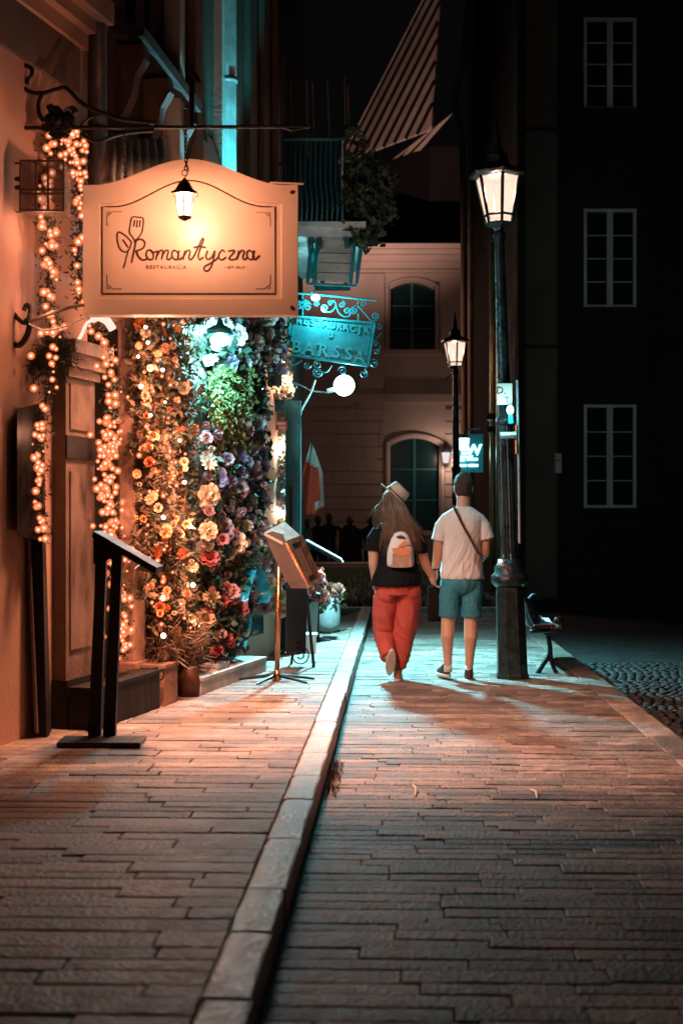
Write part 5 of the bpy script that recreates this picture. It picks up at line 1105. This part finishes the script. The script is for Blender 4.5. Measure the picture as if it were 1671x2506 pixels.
pm = thing('menu_card', 'pale open leaflet lying on the bench seat, lit cyan', 'leaflet', bp2(1330, 1540, 0)); q_ = [bp2(1306, 1531, -.04), bp2(1350, 1527, -.04), bp2(1342, 1514, .25), bp2(1304, 1514, .25)]; MB().prism(q_, (0, 0, .006)).build('page', M['paper'], pm); MB().hexa([p + Vector((-.004, 0, -.012)) for p in q_] + [p + Vector((-.002, 0, -.001)) for p in q_]).build('cover', M['flag_red'], pm)

# ================================================================== people
def soft(o, vox, it=6, fac_=.6):
    m = o.modifiers.new('remesh', 'REMESH'); m.mode = 'VOXEL'; m.voxel_size = vox; m.use_smooth_shade = True
    s = o.modifiers.new('smooth', 'SMOOTH'); s.factor = fac_; s.iterations = it; return o
def folds(o, fn):
    # bake the soft shape, then push the cloth in and out along its normals
    dg = bpy.context.evaluated_depsgraph_get(); dg.update(); me = bpy.data.meshes.new_from_object(o.evaluated_get(dg)); o.modifiers.clear(); o.data = me
    nn = [v.normal.copy() for v in me.vertices]
    for v, n_ in zip(me.vertices, nn): v.co += n_ * fn(v.co)
    me.polygons.foreach_set('use_smooth', [True] * len(me.polygons)); me.update(); return o
def ridge(x, y, z): return 1 - 2 * abs(noise.noise(Vector((x, y, z))))
def tee_folds(p):
    side = 1 if p.x > 0 else -1; low = max(0, min(1, (1.35 - p.z) / .4))
    return .009 * low * ridge(p.x * 9 + p.z * 5 * side, p.y * 7, p.z * 2.4 - p.x * 3 * side) + .005 * ridge(p.x * 20 - p.z * 9, p.y * 16, p.z * 6) * (.4 + .6 * low) - .004
def trouser_folds(p):
    knee = math.exp(-((p.z - .42) / .10) ** 2) + 1.1 * math.exp(-((p.z - .14) / .10) ** 2) + .6 * math.exp(-((p.z - .72) / .06) ** 2)
    return .010 * ridge(p.x * 10 + p.z * 3, p.y * 8, p.z * 2.2 + 3) + .009 * knee * ridge(p.x * 6, p.y * 6, p.z * 16 + p.x * 9) - .004
def short_folds(p): return .007 * ridge(p.x * 12 + p.z * 5, p.y * 9, p.z * 4) + .003 * ridge(p.x * 26, p.y * 20, p.z * 14) - .003
def wrinkle(o, strength, size, seed_depth=2):
    t_ = bpy.data.textures.new('cloth_folds', 'CLOUDS'); t_.noise_scale = size; t_.noise_depth = seed_depth
    d_ = o.modifiers.new('folds', 'DISPLACE'); d_.texture = t_; d_.strength = strength; d_.mid_level = .5; return o
def hand(m, wrist, palm_dir, spread, thumb, s=1.0, curl=.35):
    # palm block, four unequal curled fingers and a thumb leaving the side of the palm
    pd = Vector(palm_dir).normalized(); sp = Vector(spread).normalized(); nn = pd.cross(sp).normalized(); w = Vector(wrist)
    m.tube([w, w + pd * .035 * s, w + pd * .085 * s], [.024 * s, .030 * s, .027 * s], 8)
    for k, l in enumerate((.070, .080, .074, .058)):
        b = w + pd * .080 * s + sp * (.027 - .018 * k) * s; d1 = (pd + nn * curl * .5).normalized(); d2 = (pd + nn * curl * 1.6).normalized()
        m.tube([b, b + d1 * l * .5 * s, b + d1 * l * .5 * s + d2 * l * .5 * s], [.0085 * s, .008 * s, .0065 * s], 6)
    tb = w + pd * .03 * s + sp * .025 * s; td = (sp * .75 + pd * .8).normalized(); m.tube([tb, tb + td * .035 * s, tb + td * .035 * s + pd * .03 * s], [.011 * s, .010 * s, .008 * s], 6)
def head(m, c, s=1.0, face=1.0):
    # c: middle of the head; face looks along +y*face
    c = Vector(c); f = face
    m.loft([(0, f * .045, -.118, .022, .02), (0, f * .035, -.108, .045, .045), (0, f * .02, -.085, .058, .072), (0, f * .01, -.04, .069, .088), (0, 0, .01, .075, .097), (0, -f * .004, .05, .074, .096), (0, -f * .004, .085, .060, .08), (0, -f * .004, .108, .034, .05), (0, -f * .004, .115, .01, .015)], 18, Matrix.Scale(s, 3), c)
    m.loft([(0, f * .105, -.03, .016, .012), (0, f * .10, -.01, .012, .012), (0, f * .09, .02, .009, .010)], 8, Matrix.Scale(s, 3), c)       # nose
    m.ball(c + Vector((0, f * .082, -.062)) * s, .018 * s, 8, 5, (1.4, .6, .5))                                                          # mouth
    for x in (-1, 1):
        m.ball(c + Vector((x * .030, f * .083, .008)) * s, .013 * s, 8, 5, (1.2, .6, .8)); m.ball(c + Vector((x * .078, -f * .008, -.008)) * s, .030 * s, 8, 6, (.38, .75, 1.1))

# ---- man in the white t-shirt
KM = 12.3 / F; MXP, MYP = 1130, 1666
def pm_(x, y, dy=0): return Vector(((x - MXP) * KM, dy, (MYP - y) * KM))
mo = Vector(((MXP - CX) / F * 12.3, 12.3, 0))
man = thing('person', 'person in white t-shirt and denim shorts, a dark strap across the back', 'person', mo)
ORG[man.name] = Vector((0, 0, 0))
m = MB(); head(m, pm_(1133, 1197), 1.0)
m.tube([pm_(1133, 1205, -.01), pm_(1132, 1235, -.02), pm_(1131, 1262, -.015)], [.056, .055, .065], 14)
m.loft([(.0, 0, .80, .14, .10), (0, 0, .95, .15, .10), (0, 0, 1.15, .145, .10), (0, -.01, 1.32, .165, .11), (0, -.01, 1.42, .15, .085), (0, -.01, 1.47, .07, .06)], 16)
m.tube([pm_(1088, 1276, -.01), pm_(1075, 1310, -.015), pm_(1070, 1362, -.01), pm_(1064, 1398, .01)], [.052, .048, .040, .029], 10)
hand(m, pm_(1064, 1398, .01), (-.05, .02, -1), (0, 1, 0), 1, 1.0, .5)
m.tube([pm_(1176, 1276, -.01), pm_(1188, 1310, -.015), pm_(1186, 1356, .0), pm_(1178, 1372, .10), pm_(1168, 1366, .22)], [.052, .048, .043, .038, .029], 10)
hand(m, pm_(1168, 1366, .22), (-.5, .8, .1), (0, 0, 1), 1, 1.0, .6)
m.tube([pm_(1105, 1420), pm_(1098, 1500, -.005), pm_(1096, 1524, -.0), pm_(1094, 1560, -.025), pm_(1095, 1600, -.01), pm_(1096, 1640, 0)], [.085, .07, .060, .058, .042, .034], 12)
m.tube([pm_(1155, 1420), pm_(1154, 1500, -.005), pm_(1152, 1524, 0), pm_(1151, 1562, -.025), pm_(1149, 1605, -.01), pm_(1147, 1645, 0)], [.085, .07, .060, .058, .042, .034], 12)
soft(m.build('body', M['skin'], man, smooth=True), .006, 3)
m = MB(); m.loft([(.005, 0, .875, .186, .135), (.002, 0, .90, .188, .137), (0, 0, 1.02, .176, .13), (0, -.005, 1.16, .172, .128), (0, -.01, 1.30, .186, .130), (0, -.012, 1.38, .196, .118), (.002, -.012, 1.425, .185, .104), (.005, -.012, 1.465, .125, .086), (.01, -.012, 1.498, .078, .07)], 24)
m.tube([pm_(1096, 1270, -.01), pm_(1082, 1290, -.012), pm_(1074, 1327, -.012)], [.060, .070, .074], 14)
m.tube([pm_(1168, 1270, -.01), pm_(1181, 1290, -.012), pm_(1189, 1322, -.008)], [.060, .070, .078], 14)
folds(soft(m.build('t_shirt', M['tee_white'], man, smooth=True), .007, 4), tee_folds)
m = MB(); m.loft([(0, 0, .80, .17, .125), (0, 0, .92, .165, .12)], 20)
m.tube([pm_(1106, 1422, 0), pm_(1101, 1460, -.005), pm_(1099, 1513, 0)], [.098, .092, .086], 16); m.tube([pm_(1154, 1422, 0), pm_(1155, 1460, -.005), pm_(1154, 1513, 0)], [.098, .092, .086], 16)
m.ball(pm_(1130, 1428, -.03), .12, 14, 8, (1.3, .95, .9))
folds(soft(m.build('shorts', M['denim'], man, smooth=True), .007, 4), short_folds)
m = MB(); c_ = pm_(1133, 1195); m.loft([(0, -.022, -.075, .056, .058), (0, -.02, -.05, .070, .078), (0, -.012, 0, .0805, .094), (0, -.010, .05, .082, .098), (0, -.008, .09, .068, .085), (0, -.006, .114, .042, .055), (0, -.006, .124, .012, .015)], 20, org=c_)
wrinkle(soft(m.build('hair', M['hair_dark'], man, smooth=True), .006, 2), .008, .02, 2)
st = smooth_pts([pm_(1105, 1237, -.085), pm_(1110, 1248, -.118), pm_(1130, 1290, -.142), pm_(1152, 1330, -.140), pm_(1168, 1357, -.110), pm_(1174, 1362, -.05)], 6); m = MB()
m.rings([[p + Vector(v) for v in ((-.016, 0, .009), (-.016, -.006, .009), (.016, -.006, -.009), (.016, 0, -.009))] for p in st]); m.build('strap', M['leather'], man)
MB().tube(spiral(pm_(1064, 1396, .01), .034, .034, 0, 1, Vector((1, 0, 0)), Vector((0, 1, 0)), k=14), .007, 6).build('bracelet', M['leather'], man)
def shoe(parent, heel, yaw, pitch, mat, s=1.0):
    R_ = Matrix.Rotation(yaw, 3, 'Z') @ Matrix.Rotation(pitch, 3, 'X'); m = MB()
    m.rings([[Vector(heel) + R_ @ Vector((w * math.cos(t) * s, (y + l * math.sin(t)) * s, z * s)) for t in [2 * PI * i / 16 for i in range(16)]] for y, w, l, z in ((.09, .040, .135, .022), (.09, .042, .138, .04), (.07, .040, .115, .062), (.035, .038, .075, .085), (.012, .037, .05, .105), (.01, .034, .045, .112))])
    o = m.build('shoe', mat, parent, smooth=True); m = MB()
    m.rings([[Vector(heel) + R_ @ Vector((w * math.cos(t) * s, (.09 + l * math.sin(t)) * s, z * s)) for t in [2 * PI * i / 16 for i in range(16)]] for w, l, z in ((.041, .135, 0), (.046, .143, .006), (.046, .143, .024), (.042, .138, .027))]); m.build('sole', M['sole'], o)
    m = MB(); m.tube([Vector(heel) + R_ @ Vector((x, -.035, z)) * s for x, z in ((-.012, .05), (0, .085), (.012, .05))], .004, 5); m.build('heel_tab', M['sole'], o)
shoe(man, pm_(1094, 1666, -.01) + Vector((0, .02, .02)), .28, 0, M['shoe_dark']); shoe(man, pm_(1147, 1672, -.03), -.05, 0, M['shoe_dark'])
for x, y in ((1096, 1641), (1147, 1645)): MB().tube([pm_(x, y - 14), pm_(x, y + 6)], .037, 12).build('sock', M['tee_white'], man, smooth=True)

# ---- woman with the straw hat
WXP, WYP = 972, 1668
def pw(x, y, dy=0): return Vector(((x - WXP) * KM, dy, (WYP - y) * KM))
wo = Vector(((WXP - CX) / F * 12.25, 12.25, 0))
wom = thing('person', 'person in straw hat, black top and red trousers, wearing a small backpack', 'person', wo)
ORG[wom.name] = Vector((0, 0, 0))
m = MB(); hc = pw(957, 1232, .02); head(m, hc, .95)
m.tube([pw(959, 1245, .01), pw(964, 1268, -.01), pw(966, 1290, -.01)], [.05, .047, .06], 12)
m.loft([(0, 0, .85, .15, .11), (0, 0, 1.0, .13, .10), (0, 0, 1.15, .135, .10), (-.01, 0, 1.26, .14, .10), (-.015, 0, 1.32, .11, .075), (-.02, 0, 1.38, .06, .06)], 16)
m.tube([pw(926, 1308), pw(914, 1345, -.01), pw(914, 1385, .0), pw(918, 1425, .05)], [.055, .05, .043, .03], 10); hand(m, pw(918, 1425, .05), (.1, .3, -1), (0, 1, 0), 1, .95, .4)
m.tube([pw(1013, 1308), pw(1026, 1345, -.02), pw(1040, 1384, -.01), pw(1055, 1412, .02)], [.055, .05, .044, .030], 10); hand(m, pw(1055, 1412, .02), (.35, .05, -1), (0, 1, .2), 1, .95, .8)
m.tube([pw(944, 1450), pw(940, 1520, .03), pw(942, 1560, .02), pw(950, 1610, -.14)], [.10, .075, .06, .037], 10)
m.tube([pw(1000, 1450), pw(992, 1540, .03), pw(980, 1600, .03), pw(974, 1650, .02)], [.10, .075, .055, .037], 10)
soft(m.build('body', M['skin'], wom, smooth=True), .006, 3)
m = MB(); m.loft([(-.01, -.005, .82, .215, .20), (0, -.005, .90, .205, .19), (.0, 0, 1.02, .165, .135), (0, 0, 1.16, .168, .13), (-.008, -.005, 1.28, .185, .125), (-.012, -.005, 1.345, .155, .10), (-.02, -.005, 1.385, .08, .07)], 22)
m.tube([pw(928, 1302), pw(916, 1324, -.005), pw(915, 1352, -.008)], [.06, .072, .074], 12); m.tube([pw(1012, 1302), pw(1023, 1328, -.01), pw(1027, 1359, -.018)], [.06, .072, .074], 12)
folds(soft(m.build('t_shirt', M['tee_black'], wom, smooth=True), .007, 5), tee_folds)
m = MB(); m.loft([(.0, 0, .74, .188, .155), (.004, -.01, .82, .195, .165), (.008, -.01, .90, .175, .145), (.01, 0, .945, .15, .125)], 22)
m.ball(pw(947, 1455, -.05), .10, 14, 8, (.95, .9, 1.05)); m.ball(pw(1001, 1451, -.05), .10, 14, 8, (.95, .9, 1.05))
m.tube([pw(946, 1462, 0), pw(940, 1510, .01), pw(939, 1555, .035), pw(944, 1585, -.05), pw(950, 1607, -.13)], [.112, .100, .082, .074, .066], 16)
m.tube([pw(1000, 1462, 0), pw(994, 1520, .01), pw(985, 1580, .03), pw(976, 1636, .03)], [.115, .102, .085, .062], 16)
folds(soft(m.build('trousers', M['red_cloth'], wom, smooth=True), .006, 4), trouser_folds)
shoe(wom, pw(957, 1602, -.17), .15, -1.05, M['shoe_tan'], .95); shoe(wom, pw(973, 1671, .0), -.05, 0, M['shoe_tan'], .95)
# straw hat: crown and brim about one tilted axis
ax = Vector((.70, -.04, .71)).normalized(); q_ = ax.to_track_quat('Z', 'Y').to_matrix(); hb = pw(966, 1218, .0)
m = MB(); m.rings([[hb + q_ @ Vector((r_ * math.cos(t), r_ * 1.12 * math.sin(t), z)) for t in [2 * PI * i / 28 for i in range(28)]] for r_, z in ((.088, .0), (.085, .03), (.078, .085), (.068, .10), (.035, .103), (.01, .098))]); crown = m.build('hat', M['straw'], wom, smooth=True)
m = MB(); m.rings([[hb + q_ @ Vector((r_ * math.cos(t), r_ * 1.12 * math.sin(t), z + .01 * math.cos(2 * t))) for t in [2 * PI * i / 28 for i in range(28)]] for r_, z in ((.086, -.002), (.135, .004), (.137, .0), (.134, -.003), (.086, -.006))], False); m.build('hat_brim', M['straw'], crown, smooth=True)
m = MB(); m.rings([[hb + q_ @ Vector((r_ * math.cos(t), r_ * 1.12 * math.sin(t), z)) for t in [2 * PI * i / 28 for i in range(28)]] for r_, z in ((.089, .003), (.0875, .026))], False); m.build('hat_band', M['leather'], crown, smooth=True)
# long loose hair, strand by strand
r = random.Random(15); m = MB()
for k in range(950):
    t = r.random(); side = r.choice((-1, 1)); a = r.uniform(-1, 1)
    st_ = hc + Vector((a * .075, -.055 - .04 * math.sqrt(max(0, 1 - a * a)) * r.uniform(.6, 1), .06 - .10 * abs(a) * r.random()))
    ex_ = 978 + a * 40 + r.gauss(0, 7) + (8 if a > 0 else -2); ey = 1334 - 10 * abs(a) + r.gauss(0, 14) - (18 if abs(ex_ - 975) < 12 else 0)
    e_ = pw(ex_, ey, -.155 + r.uniform(-.02, .02)); mid = pw(lerp(958, ex_, .5) + r.gauss(0, 4), 1272 + r.gauss(0, 6), -.125 - .02 * r.random())
    p = smooth_pts([st_, st_.lerp(mid, .55) + Vector((a * .012, -.02, 0)), mid, mid.lerp(e_, .55) + Vector((r.gauss(0, .006), -.012, 0)), e_], 3)
    m.tube(p, [.0036 * (1 - .75 * i / len(p)) for i in range(len(p))], 4)
for k in range(90):   # flyaway strands over the left shoulder
    st_ = hc + Vector((-.07, r.uniform(-.06, .03), r.uniform(-.05, .04))); e_ = pw(r.gauss(930, 10), r.gauss(1272, 12), r.uniform(-.08, .06)); m.tube(smooth_pts([st_, st_.lerp(e_, .6) + Vector((-.012, 0, .0)), e_], 3), .0022, 4)
m.ball(hc + Vector((0, -.035, .0)), .085, 14, 10, (.98, .92, 1.15))
tag(m.build('hair', M['hair_long'], wom, smooth=True), kind='stuff')
# small backpack
bkp = thing('backpack', 'small white, orange and tan printed backpack on the back of the person in red trousers', 'backpack', wo + pw(975, 1390, -.2)); ORG[bkp.name] = -wo * 0 + Vector((0, 0, 0)); bkp.location = wo
m = MB(); rg = []
for y, hw, dp in ((1391, 26, .03), (1387, 32, .055), (1375, 33, .065), (1358, 32, .065), (1340, 29, .06), (1322, 23, .05), (1310, 16, .038), (1303, 7, .015)):
    rg.append([pw(978, y, -.15) + Vector((hw * KM * (abs(math.cos(t)) ** .7) * (1 if math.cos(t) > 0 else -1), dp * (abs(math.sin(t)) ** .7) * (1 if math.sin(t) > 0 else -1), 0)) for t in [2 * PI * i / 22 for i in range(22)]])
MB.rings(m, rg); m.build('body', M['pack_white'], bkp, smooth=True)
def patch(name, pts, dep, mat): MB().prism([pw(x, y, -.15 - dep) for x, y in pts], (0, .012, 0)).build(name, M[mat], bkp)
patch('front_pocket', [(953, 1388), (952, 1356), (1003, 1356), (1004, 1388), (990, 1391), (965, 1391)], .072, 'pack_tan')
patch('flap', [(957, 1344), (1003, 1344), (1004, 1352), (995, 1361), (980, 1364), (966, 1360), (958, 1351)], .078, 'pack_orange')
patch('print', [(966, 1317), (978, 1313), (990, 1318), (984, 1321), (972, 1320)], .066, 'leather'); patch('print', [(971, 1341), (986, 1326), (998, 1330), (1001, 1336), (990, 1338), (982, 1343)], .070, 'pack_orange')
patch('buckle_strap', [(951, 1355), (958, 1355), (957, 1384), (951, 1384)], .0745, 'pack_white')
for x in (948, 1008): MB().tube(smooth_pts([pw(lerp(978, x, .5), 1302, -.14), pw(x - 4 if x > 978 else x + 4, 1296, -.10), pw(x, 1330, -.11), pw(x, 1380, -.14)], 5), .009, 6).build('strap', M['pack_tan'], bkp)
# carried dark bag between the couple
bagc = mo + pm_(1066, 1426, -.03); db = thing('handbag', 'black tote bag hanging from the joined hands of the couple', 'bag', bagc - Vector((0, 0, .36)))
m = MB(); m.loft([(0, 0, -.35, .058, .03), (0, 0, -.2, .062, .035), (0, 0, -.06, .055, .02), (0, 0, -.04, .05, .008)], 14, org=bagc + Vector((-.01, .06, 0))); m.build('body', M['dark_cloth'], db, smooth=True)
MB().tube(smooth_pts([bagc + Vector(v) for v in ((-.05, .06, -.05), (-.02, .05, .01), (.015, .05, .01), (.03, .06, -.05))], 5), .005, 6).build('handle', M['dark_cloth'], db)

# ---- far figures behind the low wall, silhouettes
def far_person(label, px, top, mat, pose, h=1.66, face=1):
    D_ = 40.5; k = D_ / F; x = (px - CX) * k; t_ = thing('person', label, 'person', Vector((x, D_, -.42)), 'far figures behind the low wall')
    zt = CAMH + (CY - top) * k; s = (zt + .42) / 1.72; o = Vector((x, D_, -.42)); m = MB()
    P = lambda a, b, c: o + Vector((a, b, c)) * s
    m.ball(P(0, 0, 1.61), .11 * s, 12, 8, (.8, .95, 1.1)); m.tube([P(0, 0, 1.55), P(0, 0, 1.42)], .055 * s, 8)
    wd = pose.get('w', 1.0)
    m.rings([[o + Vector((a * wd * math.cos(t), b * math.sin(t), z)) * s for t in [2 * PI * i / 14 for i in range(14)]] for a, b, z in pose.get('torso', ((.17, .12, .82), (.16, .11, 1.0), (.19, .12, 1.25), (.20, .11, 1.38), (.08, .07, 1.46)))])
    for sx in (-1, 1):
        m.tube([P(sx * .09, 0, .86), P(sx * .10, .02, .46), P(sx * .10, 0, .05)], [.09 * s, .065 * s, .045 * s], 8); m.ball(P(sx * .10, .05, .035), .05 * s, 8, 5, (.9, 2.0, .7))
    for sx, pts in ((-1, pose.get('l', ((-.2, 0, 1.38), (-.25, 0, 1.1), (-.24, .06, .85)))), (1, pose.get('r', ((.2, 0, 1.38), (.25, 0, 1.1), (.24, .06, .85))))):
        q_ = [P(*p) for p in pts]; m.tube(q_, [.055 * s, .045 * s, .035 * s][:len(q_)] + [.03 * s] * (len(q_) - 3), 8); m.ball(q_[-1], .045 * s, 8, 5)
    soft(m.build('body', M['dark_cloth'], t_, smooth=True), .02, 3)
    MB().ball(P(0, -.012, 1.635), .112 * s, 12, 8, (.86, 1.0, 1.05)).build('hair', M['hair_dark'], t_, smooth=True)
    m = MB(); m.rings([[o + Vector((a * wd * math.cos(t), b * math.sin(t), z)) * s for t in [2 * PI * i / 14 for i in range(14)]] for a, b, z in ((.19, .145, .80), (.18, .13, 1.0), (.21, .14, 1.25), (.215, .13, 1.38), (.09, .085, 1.45))]); m.build('jacket', mat, t_, smooth=True)
far_person('far figure in a pale blue jacket beside the display case', 752, 1272, M['blue_cloth'], dict(w=1.05))
far_person('far dark figure second from the display case', 778, 1264, M['dark_cloth'], dict(w=.95))
far_person('far dark figure reaching an arm out to the right', 805, 1258, M['dark_cloth'], dict(r=((.2, 0, 1.38), (.42, 0, 1.18), (.60, -.05, 1.02))))
far_person('far broad robed figure standing alone in the middle', 856, 1266, M['dark_cloth'], dict(w=1.5, torso=((.24, .18, .1), (.23, .17, .6), (.21, .14, 1.0), (.19, .12, 1.3), (.10, .09, 1.5))))
far_person('far dark figure half hidden behind the hat-wearing person', 906, 1264, M['dark_cloth'], dict(w=1.0))
